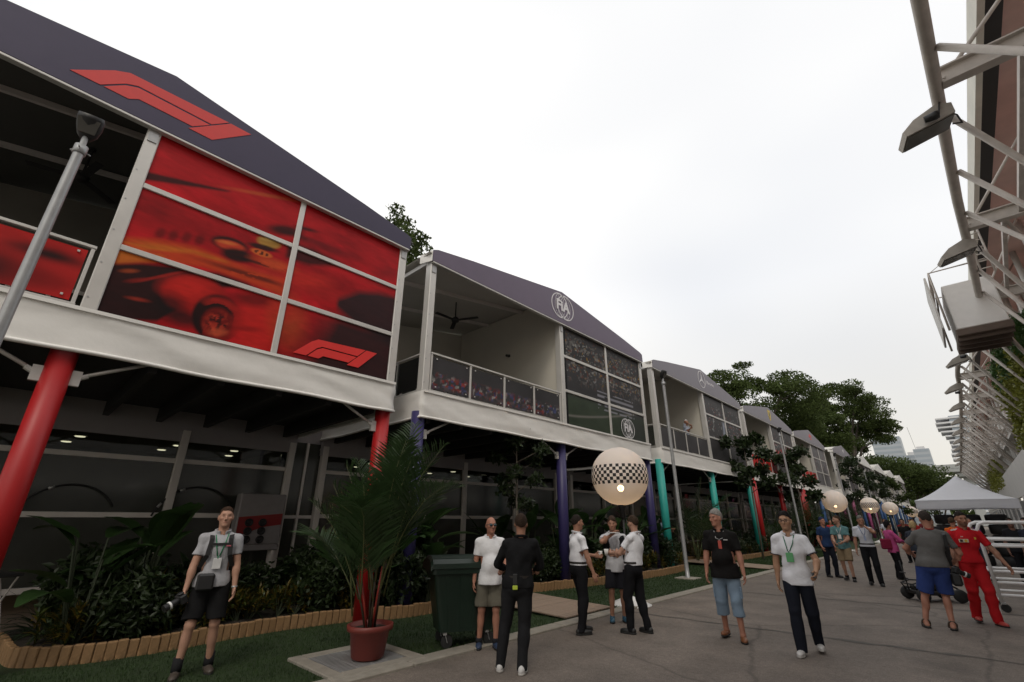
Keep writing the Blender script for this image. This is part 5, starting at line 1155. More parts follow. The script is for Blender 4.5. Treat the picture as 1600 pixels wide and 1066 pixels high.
def ik(a, b, l1, l2, hint):
    a, b = np.array(a, float), np.array(b, float); d = b - a; L = np.linalg.norm(d); mx_ = (l1 + l2) * .998
    if L > mx_: b = a + d / L * mx_; d = b - a; L = mx_
    x = (l1 * l1 - l2 * l2 + L * L) / (2 * L); h = math.sqrt(max(0, l1 * l1 - x * x)); dn = d / L; hn = np.array(hint, float); hn = hn - dn * (hn @ dn); hn = nrm(hn); return a + dn * x + hn * h, b
SKIN = mat('skin', (1, 1, 1), .55, 0, .05, 30, attr=True, spec=.3)
def fab(c, name, rough=.9, var=.10): return mat('fabric_' + name, c, rough, 0, var, 9, .35, 22, spec=.12)
def person(label, xy, heading, Ht=1.78, vox=.009, skin=(.36, .19, .125), hair=(.03, .02, .014), hair_style='short', shirt=None, sleeve=.55, hem=-.08, pants=None, plen=1.0, flare=0, shoes=((.02, .02, .02), 'shoe'), sock=None,
           feet=((-.11, .0), (.11, .0)), lift=(0, 0), toe=(8, 8), hands=(None, None), elbow=((-.6, -1, -.2), (.6, -1, -.2)), lean=(0, 0), head=(0, 0), belly=0, fat=1.0, z=0, collar=True, extra=None, stubble=0, glasses=None, lips=(.30, .11, .09), group=None, name='person', twist=0, bust=0, grip=(.6, .6)):
    s = Ht / 1.78; root = thing(name, label, 'person', (xy[0], xy[1], z), R(heading - 90), group)
    l1, l2, la = .435 * s, .425 * s, .085 * s
    hipz = 99
    for (fx, fy), lf, sx in zip(feet, lift, (-1, 1)):
        hx = sx * .09 * s; d = math.hypot(fx - hx, fy); hipz = min(hipz, la + lf + math.sqrt(max(.01, (.992 * (l1 + l2)) ** 2 - d * d)))
    P = np.array((0, 0, hipz)); Cc = P + np.array((lean[0], lean[1], .50 * s * math.cos(min(1, math.hypot(*lean) / .5)))); up = nrm(Cc - P)
    ct, st_ = math.cos(R(twist)), math.sin(R(twist)); sxv = np.array((ct, st_, 0)); fyv = np.array((-st_, ct, 0))
    T = lambda t, dx=0, dy=0: P + (Cc - P) * t + sxv * dx * s + fyv * dy * s
    hips = [P + np.array((sx * .09 * s, 0, 0)) for sx in (-1, 1)]; ank = [np.array((f[0], f[1] - .02, la + l)) for f, l in zip(feet, lift)]
    knee = []; 
    for hi_, an, f in zip(hips, ank, toe): kn, _ = ik(hi_, an, l1, l2, (0.05, 1, 0.1)); knee.append(kn)
    sh = [T(.945, sx * .178 * fat ** .5) for sx in (-1, 1)]; a1, a2 = .29 * s, .25 * s; wr, el_ = [], []
    for i, sx in enumerate((-1, 1)):
        tg = hands[i]
        if tg is None: tg = (sh[i][0] + sx * .045, sh[i][1] + .04, sh[i][2] - .52 * s)
        e, w = ik(sh[i], np.array(tg), a1, a2, elbow[i]); el_.append(e); wr.append(w)
    N = Cc + up * .035 * s; hy, hp = R(head[0]), R(head[1])
    hf = nrm(np.array((math.sin(-hy + R(twist) * -1), math.cos(hy + R(twist)), 0))); hr = np.array((hf[1], -hf[0], 0)); hu = np.array((0, 0, 1.)); hf, hu = hf * math.cos(hp) + hu * math.sin(hp), hu * math.cos(hp) - hf * math.sin(hp)
    Hc = N + np.array((0, .0, .045 * s)) + hu * .14 * s + hf * .02; A = np.stack([hr, hf, hu])
    allp = np.array(list(hips) + ank + knee + sh + wr + el_ + [Hc]); lo, hi = allp.min(0) - .30, allp.max(0) + .30; lo[2] = -.02; hi[2] = Hc[2] + .16
    hp_ = lambda r, f, u: Hc + hr * r * s + hf * f * s + hu * u * s
    # --- body, one skin
    b = Field(lo, hi, vox); fm = max(.0085, vox * .8); q = fat
    def torso(F, g, k=.05):
        F.ell(T(.06), np.array((.162 * q, .118 * q, .12)) * s + g, k); F.ell(T(.34, 0, .0), np.array((.142 * q, .105 * q, .14)) * s + g, k); F.ell(T(.70, 0, .005), np.array((.165 * q ** .6, .118 * q ** .6, .19)) * s + g, k)
        if belly: F.ell(T(.30, 0, .055 + belly * .3), np.array((.13, .085 + belly, .15)) * s + g, k)
        if bust: F.ell(T(.70, .06, .09), np.array((.06, .06, .065)) * s + g, .03); F.ell(T(.70, -.06, .09), np.array((.06, .06, .065)) * s + g, .03)
        for i in (0, 1): F.cap(T(1.03, (-.045, .045)[i]), sh[i] + np.array((0, 0, .004)), .054 * s + g * .5, .047 * s + g * .5, .03)
    torso(b, 0)
    for i in (0, 1):
        b.cap(hips[i], knee[i], .082 * s * q ** .5, .054 * s, .03); b.cap(knee[i], ank[i], .050 * s, .036 * s, .02); b.ell(knee[i] * .68 + ank[i] * .32 - np.array((0, .016, 0)), np.array((.05, .055, .12)) * s, .02)
        fd = np.array((math.sin(R(toe[i])) * (-1, 1)[i], math.cos(R(toe[i])), 0)); hl = ank[i] - np.array((0, 0, .045)) - fd * .03; b.cap(ank[i], hl, .036 * s, .034 * s, .02); b.cap(hl, hl + fd * .17 * s - np.array((0, 0, .018)), .034 * s, .024 * s, .02)
        b.cap(sh[i], el_[i], .048 * s, .041 * s, .02); b.cap(el_[i], wr[i], .040 * s, .027 * s, .015); b.ell(el_[i] * .7 + wr[i] * .3, np.array((.042, .042, .075)) * s, .02)
        d = nrm(wr[i] - el_[i]); sx = (-1, 1)[i]; inn = nrm(np.array((-sx, .15, 0)) - d * (np.array((-sx, .15, 0)) @ d)); ac = np.cross(d, inn) * 1.0
        pc = wr[i] + d * .05 * s; Ah = np.stack([ac, d, inn]); b.ell(pc, np.array((.042, .056, .019)) * s, .012, Ah)
        fw_ = ac if ac @ np.array((0, 1, .3)) > 0 else -ac           # thumb side points forward
        g_ = grip[i]
        for j, (off, ln) in enumerate(((.030, .070), (.011, .080), (-.009, .074), (-.028, .058))):
            p0 = wr[i] + d * .085 * s + fw_ * off * s; d1 = nrm(d + inn * g_ * .6); p1 = p0 + d1 * ln * .5 * s; d2 = nrm(d + inn * g_ * 2.2); b.cap(p0, p1, fm * 1.05, fm, .006); b.cap(p1, p1 + d2 * ln * .52 * s, fm, fm * .9, .004)
        p0 = wr[i] + d * .03 * s + fw_ * .030 * s; p1 = p0 + nrm(d * .6 + fw_ * .7 + inn * .3) * .045 * s; b.cap(p0, p1, fm * 1.25, fm * 1.1, .01); b.cap(p1, p1 + nrm(d + inn * g_ * .9 + fw_ * .15) * .035 * s, fm * 1.1, fm, .005)
    b.cap(N - up * .02, hp_(0, -.015, -.06), .060 * s, .054 * s, .03)
    b.ell(hp_(0, -.008, .022), np.array((.075, .094, .103)) * s, .02, A); b.ell(hp_(0, .018, -.045), np.array((.060, .072, .078)) * s, .03, A); b.ell(hp_(0, .066, -.095), np.array((.026, .022, .020)) * s, .03, A)
    b.cap(hp_(0, .088, .018), hp_(0, .112, -.026), .008 * s, .014 * s, .008); b.ell(hp_(0, .098, -.034), np.array((.018, .014, .010)) * s, .006, A)
    b.cap(hp_(-.035, .078, .034), hp_(.035, .078, .034), .013 * s, .013 * s, .012); b.ell(hp_(0, .083, -.062), np.array((.026, .012, .010)) * s, .006, A)
    for sx in (-1, 1): b.ell(hp_(sx * .078, -.008, -.005), np.array((.011, .020, .033)) * s, .005, A); b.ell(hp_(sx * .045, .06, -.015), np.array((.022, .02, .018)) * s, .02, A)
    body_field = b
    cloths = []
    V, F = b.mesh(); Q = (V - Hc) @ A.T / s; col = np.tile(np.array(skin), (len(V), 1)); on = Q[:, 1] > .02
    def dab(c, r, k, kk=1.0):
        d = np.sqrt((((Q - np.array(c)) / np.array(r)) ** 2).sum(1)); m = (np.clip(1.5 - d, 0, 1) * kk * on)[:, None]; col[:] = col * (1 - m) + np.array(k) * m
    for sx in (-1, 1):
        dab((sx * .033, .085, .010), (.016, .04, .009), np.array(skin) * .62, .6); dab((sx * .033, .09, .009), (.008, .04, .005), (.03, .02, .018), .85); dab((sx * .034, .09, .034), (.020, .03, .005), np.array(hair) * .6 + np.array(skin) * .2, .8); dab((sx * .048, .06, -.03), (.02, .04, .018), np.array(skin) * (1.12, .88, .85), .4)  # eye sockets are shaded in the skin colour, not in shape
    dab((0, .09, -.062), (.022, .03, .007), lips, .7); dab((0, .1, -.046), (.015, .02, .005), np.array(skin) * .75, .5)
    if stubble: 
        m = (np.clip(1 - np.abs(Q[:, 2] + .085) / .055, 0, 1) * on * stubble * (np.linalg.norm(Q, axis=1) < .16))[:, None]; col = col * (1 - m) + np.array(hair) * m
    col = np.clip(col * (1 + .06 * np.sin(V[:, :1] * 40) * np.sin(V[:, 2:] * 33)), .01, .9)
    bodyV, bodyF, bodyC = V, F, col
    h2 = vox * 1.15
    nm = label.replace(' ', '_')[:40]
    if hair_style != 'bald':
        f = Field(Hc - .22, Hc + .22, min(h2, .011)); g = {'short': .006, 'thick': .013, 'crop': .003, 'bob': .022, 'cap': .010}[hair_style]
        f.ell(hp_(0, -.012, .026 + g * .75), np.array((.0755, .0955, .104)) * s + np.array((.35, .45, .6)) * g + .0015, 0, A)
        if hair_style == 'bob': f.ell(hp_(0, -.035, -.02), np.array((.090, .085, .105)) * s, .03, A)
        nn = nrm(-hf * .58 + hu * .81) if hair_style not in ('bob', 'cap') else nrm(-hf * .72 + hu * .62); f.plane(-nn, -(nn @ Hc) - (.017 if hair_style not in ('bob', 'cap') else -.004)); f.plane(-hu, -(hu @ Hc) + (.10 if hair_style == 'bob' else .062) * s); f.wrinkle({'thick': .009, 'bob': .008, 'cap': .0}.get(hair_style, .004), 3, 75)
        V, F = f.mesh(); np_mesh('cap' if hair_style == 'cap' else 'hair', V, F, mat('hair_%.3f_%.3f_%.3f' % hair, hair, .75, 0, .45, 45, .7, 120, spec=.15), root, True)
    if shirt is not None:
        f = Field(lo, hi, h2); torso(f, .017, .045); zh = P[2] + hem * s; f.ell(np.array((0, 0, zh - .01)), np.array(((.192 if hem < 0 else .172) * q, (.150 if hem < 0 else .128) * q, .26)) * s, .04)
        if belly: f.ell(np.array((0, .035 + belly * .3, zh + .02)), np.array((.15, .09 + belly, .22)) * s + .012, .04)
        for i in (0, 1):
            if sleeve <= 1: e = sh[i] + (el_[i] - sh[i]) * (sleeve + .25); f.cap(sh[i], e, .056 * s, .060 * s, .03)
            else: f.cap(sh[i], el_[i], .064 * s, .054 * s, .03); f.cap(el_[i], el_[i] + (wr[i] - el_[i]) * (sleeve - 1), .054 * s, .042 * s, .015)
        f.wrinkle(.0070, int(Ht * 1000) + len(label), 34); f.plane((0, 0, -1), -zh)
        if sleeve <= 1:
            for i in (0, 1): f.trim(sh[i] + (el_[i] - sh[i]) * sleeve, nrm(el_[i] - sh[i]), .17, .11)
        f.cut_cap(N + up * .005 + fyv * .018, N + up * .2 + fyv * .03, .062 * s, .085 * s)
        if collar:
            for k in range(34):
                a = 2 * math.pi * k / 34
                if abs(a - math.pi / 2) < .3: continue
                p = N + up * (.022 + .016 * -math.sin(a)) * s + (sxv * math.cos(a) * .074 + fyv * (math.sin(a) * .078 + .004)) * s; f.cap(p, p + up * .020 * s + (sxv * math.cos(a) + fyv * math.sin(a)) * .012, .010, .008, .010)
        cloths.append(f); V, F = f.mesh(); sc = shirt; np_mesh('shirt', V, F, fab(sc, '%.3f_%.3f_%.3f' % tuple(sc)), root, True)
    if pants is not None:
        f = Field(lo, hi, h2); f.ell(P + np.array((0, 0, .03)), np.array((.172 * q, .127 * q, .125)) * s, .03); f.ell(P + np.array((0, -.03, -.02)), np.array((.150 * q, .115, .11)) * s, .04)
        for i in (0, 1):
            if plen >= .99:
                f.cap(hips[i], knee[i], .102 * s * q ** .5, .078 * s, .03); f.cap(knee[i], ank[i] - np.array((0, 0, .05)), .074 * s, (.060 + flare) * s, .02); f.ell(knee[i] * .68 + ank[i] * .32 - np.array((0, .016, 0)), np.array((.066, .070, .14)) * s, .03); f.trim(ank[i] - np.array((0, 0, .045)), (0, 0, -1), .12, .14)
            elif plen > .5:
                e = knee[i] + (ank[i] - knee[i]) * (plen - .5) * 2; f.cap(hips[i], knee[i], .102 * s * q ** .5, .082 * s, .03); f.cap(knee[i], e + nrm(e - knee[i]) * .07, .082 * s, (.080 if flare >= 0 else .056) * s, .01); f.trim(e, nrm(e - knee[i]), .20, .12)
            else:
                e = hips[i] + (knee[i] - hips[i]) * plen * 2; dk = nrm(knee[i] - hips[i]); f.cap(hips[i], e + dk * .08, .106 * s * q ** .5, .103 * s * q ** .3, .03); f.trim(e, dk, .22, .14)
        f.wrinkle(.0065, 5 + len(label), 30)
        f.plane((0, 0, 1), P[2] + (.115 if hem >= 0 else hem + .05) * s)
        cloths.append(f); V, F = f.mesh(); np_mesh('trousers' if plen >= .99 else 'shorts', V, F, fab(pants, '%.3f_%.3f_%.3f' % tuple(pants)), root, True)
    # let the skin sink a little where clothes cover it
    V = bodyV; e1 = V[bodyF[:, 1]] - V[bodyF[:, 0]]; e2 = V[bodyF[:, 2]] - V[bodyF[:, 0]]; fn_ = np.cross(e1, e2); vn = np.zeros_like(V)
    for k in range(4): np.add.at(vn, bodyF[:, k], fn_)
    vn /= np.linalg.norm(vn, axis=1)[:, None] + 1e-12; free = np.ones(len(V), bool)
    for w_, e_ in zip(wr, el_): free &= np.linalg.norm(V - (w_ + nrm(w_ - e_) * .07), axis=1) > .15
    free &= np.linalg.norm(V - Hc, axis=1) > .15
    amt = np.zeros(len(V))
    for f in cloths: amt = np.maximum(amt, np.clip(.014 - f.sample(V), 0, .022))
    np_mesh('body', V - vn * (amt * free)[:, None], bodyF, SKIN, root, True, bodyC)
    if shoes is not None:
        for i in (0, 1):
            fd = np.array((math.sin(R(toe[i])) * (-1, 1)[i], math.cos(R(toe[i])), 0)); sd_ = np.array((fd[1], -fd[0], 0)); c = ank[i] - np.array((0, 0, la)); Af = np.stack([sd_, fd, (0, 0, 1.)])
            f = Field(c - .26, c + .26, min(h2, .011))
            f.ell(c + fd * -.02 + np.array((0, 0, .045)), np.array((.042, .058, .052)) * s, .02, Af); f.ell(c + fd * .085 + np.array((0, 0, .035)), np.array((.047, .11, .040)) * s, .03, Af)
            if shoes[1] == 'shoe': f.cap(c + np.array((0, 0, .05)), c + np.array((0, 0, .092)), .044 * s, .042 * s, .01)
            elif shoes[1] == 'boot': f.cap(c + np.array((0, 0, .05)), c + np.array((0, 0, .13)), .048 * s, .046 * s, .01)
            elif shoes[1] == 'flat' or shoes[0][0] < .1: f.cut_cap(c + np.array((0, 0, .075)) + fd * -.06, c + np.array((0, 0, .085)) + fd * .03, .04, .045)
            f.plane((0, 0, -1), -(c[2] + .006)); V, F = f.mesh(); so_ = np_mesh('shoe', V, F, mat('shoe_%.2f_%.2f_%.2f' % shoes[0], shoes[0], .5, 0, .15, 12), root, True)
            f = Field(c - .26, c + .26, .010); f.ell(c + fd * -.02 + np.array((0, 0, .012)), np.array((.045, .062, .03)) * s, .02, Af); f.ell(c + fd * .085 + np.array((0, 0, .012)), np.array((.05, .114, .03)) * s, .03, Af); f.plane((0, 0, 1), c[2] + .024); f.plane((0, 0, -1), -c[2]); V, F = f.mesh(); np_mesh('sole', V, F, mat('sole_pale', (.45, .43, .40), .7) if sum(shoes[0]) > 1 else M['rubber'], so_, True)
            if sock is not None: 
                m = MB(); m.lathe([(.050 * s, 0), (.052 * s, .05), (.051 * s, sock[1])], 14, tuple(ank[i] + np.array((0, 0, -.02)))); m.build('sock', fab(sock[0], 'sock_%.2f' % sock[0][0]), root, True)
    if glasses is not None:
        m = MB(); gm = mat('spectacle_frame', (.015, .015, .018), .25)
        for sx in (-1, 1):
            if glasses == 'clear': m.tube([hp_(sx * .034 + .022 * math.cos(a), .106, .010 + .015 * math.sin(a)) for a in np.linspace(0, 6.283, 13)], .003, 5); m.tube([hp_(sx * .056, .098, .014), hp_(sx * .079, .05, .014), hp_(sx * .082, -.01, .01)], .003, 5); continue
            V0 = len(m.v); m.lathe([(.0, .0), (.024, .0), (.026, .004), (.0, .006)], 14, caps=False); m.v[V0:] = [tuple(hp_(sx * .034 + a, .108 + c - .1 * abs(sx * .034 + a) , .010 + b_ * .8)) for a, b_, c in m.v[V0:]]
            m.tube([hp_(sx * .058, .095, .014), hp_(sx * .079, .05, .014), hp_(sx * .082, -.01, .01)], .004, 5)
        m.tube([hp_(-.012, .112, .014), hp_(.012, .112, .014)], .004, 5)
        m.build('glasses', mat('sunglass_lens', (.02, .05, .06), .08) if glasses == 'sun' else gm, root, True)
    J = dict(P=P, C=Cc, N=N, T=T, sh=sh, wr=wr, el=el_, Hc=Hc, hf=hf, hr=hr, hu=hu, s=s, knee=knee, ank=ank, sxv=sxv, fyv=fyv, up=up, hp=hp_)
    if extra: extra(root, J)
    return root
def front(J, t, dx, out=.0):      # a point on the front of the chest
    s = J['s']; d = .132 if t > .45 else .128; return J['T'](t, dx, d + out)
def lanyard(root, J, colr, bcol, zt=.45, off=0, out=.018, bw=.045):
    m = MB(); n0 = J['N']
    for sx in (-1, 1):
        pts = [J['N'] + (J['sxv'] * sx * .062 + J['fyv'] * -.02) * J['s'] + np.array((0, 0, .02)), J['N'] + (J['sxv'] * sx * .068 + J['fyv'] * .055) * J['s'] + np.array((0, 0, .0)), front(J, .86, sx * .045 + off * .3, out * .6), front(J, zt + .16, sx * .012 + off, out)]
        m.tube(pts, .0065, 5)
    m.tube([front(J, zt + .16, off, out), front(J, zt + .1, off, out)], .007, 5); m.build('lanyard', fab(colr, 'lan_%.2f_%.2f' % colr[:2]), root, True)
    c = front(J, zt, off, out + .004); k = MB(); k.bbox(-bw, bw, -.004, .004, -.06, .06, .003); o = k.build('badge', mat('badge_%.2f_%.2f' % bcol[:2], bcol, .35, 0, .1), root, loc=tuple(c)); o.rotation_euler = (0, 0, math.atan2(J['sxv'][1], J['sxv'][0]))
def camera_prop(root, p, rz, s=1.0, name='camera_gear'):
    m = MB(); m.bbox(-.07, .07, -.035, .035, -.05, .05, .012); m.bbox(-.03, .03, -.03, .03, .05, .075, .01); V0 = len(m.v); m.lathe([(.035, 0), (.038, .04), (.034, .08), (.042, .13), (.042, .15)], 16); m.v[V0:] = [(a, .035 + c, b) for a, b, c in m.v[V0:]]; o = m.build(name, M['black'], root, loc=tuple(p)); o.rotation_euler = (R(-25), 0, rz)
    k = MB(); k.lathe([(.044, .08), (.044, .1)], 16); k.v = [(a, .035 + c, b) for a, b, c in k.v]; k.build('lens_ring', M['white'], o, True)
def strap_prop(root, pts, w, name, m_, r2=.006):
    m = MB()
    for a, b in zip(pts, pts[1:]): m.beam(a, b, w, r2 * 2, up=(0, 1, .01))
    m.build(name, m_, root)
def patch(root, J, t, dx, w, h, c, name='patch', out=.02):
    k = MB(); k.bbox(-w / 2, w / 2, -.003, .003, -h / 2, h / 2, .001); o = k.build(name, mat('patch_%.2f_%.2f_%.2f' % c, c, .6, 0, .15, 30), root, loc=tuple(front(J, t, dx, out))); o.rotation_euler = (0, 0, math.atan2(J['sxv'][1], J['sxv'][0]) - dx * 2.2)
    return o
def belt(root, J, c=(.02, .015, .012), g=0.010):
    m = MB(); s = J['s']; n = 28; V = []; f = []
    for j in range(n):
        a = 2 * math.pi * j / n
        for z in (.085, .118): V.append(tuple(J['P'] + np.array((math.cos(a) * (.176 + g) * s, math.sin(a) * (.131 + g) * s, z * s))))
    f = [(2 * j, 2 * ((j + 1) % n), 2 * ((j + 1) % n) + 1, 2 * j + 1) for j in range(n)]; m.add(V, f); m.build('belt', mat('belt_leather', c, .5), root, True)
WHT, BLK, NAVY = (.76, .76, .79), (.012, .012, .014), (.014, .016, .024)
TAN, PALE, RUD = (.34, .175, .115), (.42, .235, .165), (.40, .19, .13)

def ex1(root, J):
    lanyard(root, J, (.03, .22, .10), (.6, .6, .6), .42, .0); bl = M['black']
    for sx in (-1, 1): strap_prop(root, [J['T'](1.04, sx * .10, -.07), J['T'](1.09, sx * .105, .0), front(J, .95, sx * .10, -.005), front(J, .6, sx * .115, .012), J['T'](.36, sx * .165, .075), J['T'](.22, sx * .17, -.02)], .05, 'backpack_strap', bl)
    strap_prop(root, [front(J, .84, -.10, .012), front(J, .84, .10, .012)], .028, 'chest_strap', bl)
    m = MB(); c = J['T'](.62, 0, -.2); m.bbox(-.15, .15, -.09, .09, -.24, .24, .04); m.build('backpack', bl, root, loc=tuple(c))
    camera_prop(root, J['wr'][1] + np.array((.02, .07, -.09)), R(-60)); patch(root, J, .80, -.085, .05, .015, (.5, .12, .15), 'chest_lettering'); m = MB(); m.bbox(-.09, .09, -.06, .06, -.09, .09, .02); m.build('hip_bag', bl, root, loc=tuple(J['P'] + np.array((.08, .16, .02))))
    m = MB(); m.lathe([(.032, -.01), (.032, .012)], 14, tuple(J['wr'][0])); m.build('wristwatch', M['steel'], root, True)
person('photographer in grey polo and black shorts with backpack straps, standing on the lawn at left', (-6.97, 2.07), -14, 1.82, .0078, PALE, (.05, .028, .018), 'crop', (.36, .36, .38), .62, -.04, (.013, .013, .014), .44, 0, ((.07, .055, .045), 'boot'), ((.02, .02, .022), .14),
       ((-.14, -.03), (.17, .08)), hands=((-.245, .10, .86), (.265, .12, .85)), head=(0, 4), extra=ex1, grip=(.5, 1.1))
def ex3(root, J):
    belt(root, J); m = MB(); c = J['P'] + np.array((-.02, -.145, .10)); m.bbox(-.028, .028, -.02, .0, -.08, .04, .006); m.build('radio_pack', M['black'], root, loc=tuple(c)); m = MB(); m.bbox(-.03, .03, -.024, -.004, -.13, -.085, .004); m.build('yellow_tag', mat('tag_yellow', (.45, .55, .05), .5), root, loc=tuple(c))
    m = MB(); n = 20; P = [tuple(J['N'] + np.array((math.cos(a) * .078, math.sin(a) * .075 + .004, .035 - .012 * math.sin(a)))) for a in np.linspace(0, 6.28, n)]; m.tube(P, .006, 5); m.build('collar_piping', fab((.45, .03, .03), 'pipe_red'), root, True)
person('bald man in sunglasses, white polo and camouflage shorts beside the bin', (-5.33, 5.22), -38, 1.70, .0078, RUD, (.1, .08, .07), 'bald', (.74, .74, .76), .62, -.10, (.13, .12, .095), .46, 0, ((.03, .05, .10), 'shoe'), ((.03, .03, .035), .06), ((-.10, .02), (.13, -.04)), hands=((-.17, .20, 1.0), (.23, .02, .82)), head=(12, 0), belly=.05, glasses='sun', lips=(.28, .1, .08))
person('man in black shirt and black jeans with white trainers, seen from behind', (-4.30, 4.70), 128, 1.74, .0078, TAN, (.035, .022, .015), 'short', (.012, .012, .013), 1.35, -.02, (.018, .018, .020), 1.0, 0, ((.62, .61, .60), 'shoe'), None, ((-.22, .05), (.05, -.05)), lean=(.04, 0), hands=((-.12, .26, 1.02), (.13, .27, 1.0)), elbow=((-1, -.3, -.5), (1, -.3, -.5)), head=(0, 0), extra=ex3, fat=1.05)
def ex4(root, J): belt(root, J); cup(root, J['wr'][0] + np.array((.03, .10, .02)))
def cup(root, p, c=(.7, .69, .66)):
    m = MB(); m.lathe([(.028, -.05), (.04, .05), (.036, .05), (.025, -.045)], 14, tuple(p)); m.build('paper_cup', mat('cup_%.2f' % c[0], c, .6), root, True)
person('dark haired man in white shirt and black trousers, left of the chequered balloon stand', (-4.92, 6.86), 62, 1.74, .0078, TAN, (.02, .015, .012), 'short', WHT, .62, .06, BLK, 1.0, 0, ((.012, .012, .012), 'shoe'), None, ((-.10, .10), (.12, -.05)), hands=((-.06, .34, 1.10), (.30, .12, .86)), head=(0, 0), extra=ex4)
def ex5(root, J): 
    cup(root, J['wr'][0] + np.array((.04, .09, .02))); lanyard(root, J, (.5, .5, .52), (.6, .6, .6), .42)
    m = MB(); m.lathe([(.09, 0), (.11, .015)], 20, tuple(J['wr'][1] + np.array((-.02, .08, .02)))); m.build('plate', M['white'], root, True)
    for sx in (-1, 1): strap_prop(root, [J['T'](1.07, sx * .12, -.02), front(J, .92, sx * .14, -.03), front(J, .62, sx * .15, -.01), J['T'](.4, sx * .175, .05)], .11, 'dark_shirt_panel', fab(BLK, 'panel'))
person('man eating in black and white top and shorts, between the two white shirted men', (-4.93, 8.03), -52, 1.72, .010, TAN, (.05, .03, .02), 'thick', (.5, .5, .52), .62, -.12, (.02, .02, .025), .46, 0, ((.03, .10, .16), 'shoe'), None, ((-.10, .0), (.12, .04)), hands=((-.14, .30, 1.12), (.04, .20, 1.42)), elbow=((-.6, -1, -.2), (1, .1, -.6)), head=(-10, -8), extra=ex5)
def ex6(root, J): belt(root, J); cup(root, J['wr'][0] + np.array((-.02, .09, .01)))
person('bearded man in white shirt and black trousers turned away, right of the balloon stand', (-4.24, 7.46), 178, 1.74, .0078, PALE, (.045, .028, .018), 'short', WHT, .62, .06, BLK, 1.0, 0, ((.012, .012, .012), 'shoe'), None, ((-.12, .08), (.13, -.08)), lean=(.05, -.05), hands=((-.10, .34, 1.14), (.10, .36, 1.12)), head=(-15, -4), stubble=.7, extra=ex6)
def ex7(root, J): 
    lanyard(root, J, (.4, .4, .4), (.45, .06, .04), .68, .0, .018, .025); patch(root, J, .82, -.09, .06, .012, (.6, .6, .6), 'chest_lettering')
    for i in (0, 1):
        k = MB(); k.bbox(-.012, .012, -.06, .06, -.08, .08, .006); sx = (-1, 1)[i]; k.build('cargo_pocket', fab((.20, .27, .35), 'denim_pocket'), root, loc=tuple(J['knee'][i] * .72 + (J['P'] + np.array((sx * .09, 0, 0))) * .28 + np.array((sx * .088, .0, -.0))))
person('grey haired man in black polo, denim cargo shorts and brown clogs, walking', (-2.99, 8.07), -76, 1.82, .0078, RUD, (.30, .28, .26), 'thick', (.012, .011, .011), .75, -.12, (.20, .27, .35), .72, .01, ((.20, .075, .03), 'clog'), None, ((-.12, .10), (.13, -.16)), (0, .02), (10, 12), ((-.27, .10, .87), (.27, .04, .87)), head=(-38, -3), fat=1.15, belly=.04, extra=ex7)
def ex8(root, J):
    lanyard(root, J, (.03, .16, .09), (.10, .36, .14), .50, .03); m = MB(); m.bbox(-.02, .02, -.004, .004, -.05, .05, .003); o = m.build('phone', M['black'], root, loc=tuple(J['wr'][0] + np.array((.03, .09, -.02)))); o.rotation_euler = (R(50), 0, R(20))
    m = MB()
    for k in range(26):
        a = 2 * math.pi * k / 26
    for i in (0, 1):
        e = J['sh'][i] + (J['el'][i] - J['sh'][i]) * .66; d = nrm(J['el'][i] - J['sh'][i]); u_ = nrm(np.cross(d, (0, 1, 0))); w_ = np.cross(d, u_); m.tube([tuple(e + (u_ * math.cos(a) + w_ * math.sin(a)) * .072) for a in np.linspace(0, 6.283, 18)], .005, 5)
    m.build('sleeve_trim', fab((.03, .03, .05), 'trim'), root, True)
person('man in spectacles, white polo with green lanyard and dark jeans, walking up the road', (-1.97, 7.95), -78, 1.78, .0078, (.42, .24, .15), (.012, .010, .010), 'thick', WHT, .66, -.10, NAVY, 1.0, 0, ((.58, .56, .54), 'shoe'), None, ((-.10, -.20), (.11, .16)), (.03, 0), (6, 10), ((-.24, .26, 1.0), (.245, -.04, .84)), head=(-12, 0), glasses='clear', extra=ex8)
def ex9(root, J): lanyard(root, J, (.6, .6, .6), (.7, .68, .66), .52, 0, .02, .04)
person('man in teal polo and khaki shorts with white badge, looking aside', (-2.98, 17.8), -92, 1.80, .011, PALE, (.06, .035, .02), 'short', (.10, .20, .21), .64, -.08, (.24, .18, .11), .46, 0, ((.015, .015, .016), 'shoe'), ((.02, .02, .02), .06), ((-.10, .12), (.12, -.12)), (0, .02), hands=((-.08, .30, 1.06), (.12, .32, 1.04)), head=(-50, 0), stubble=.5, extra=ex9)
def ex10(root, J): lanyard(root, J, (.08, .14, .3), (.3, .35, .5), .5, 0, .016, .025); belt(root, J)
person('grey haired man in white shirt and black trousers with his hand to his face', (-2.28, 17.05), -82, 1.80, .011, TAN, (.16, .15, .14), 'short', (.56, .57, .62), .66, .03, BLK, 1.0, 0, ((.02, .02, .02), 'shoe'), None, ((-.10, .10), (.12, -.10)), (0, .02), hands=((-.05, .20, 1.50), (.28, .04, .84)), elbow=((-1, .1, -.8), (.6, -1, -.2)), head=(10, -14), lean=(.02, .03), extra=ex10)
def ex11(root, J):
    m = MB(); m.bbox(-.06, .06, -.14, .14, -.15, .15, .03); m.build('handbag', fab((.22, .02, .05), 'bag_red'), root, loc=tuple(J['P'] + np.array((.10, -.20, .12))))
person('woman in pink jacket and black wide trousers holding a red bag', (-1.95, 19.3), 32, 1.64, .011, TAN, (.012, .010, .010), 'bob', (.50, .085, .24), 1.8, -.14, (.012, .012, .014), 1.0, .02, ((.015, .015, .015), 'flat'), None, ((-.08, .02), (.09, -.02)), hands=((-.10, .32, 1.02), (.10, .33, 1.04)), elbow=((-1, -.5, -.6), (1, -.5, -.6)), head=(0, -6), bust=1, extra=ex11, collar=False)
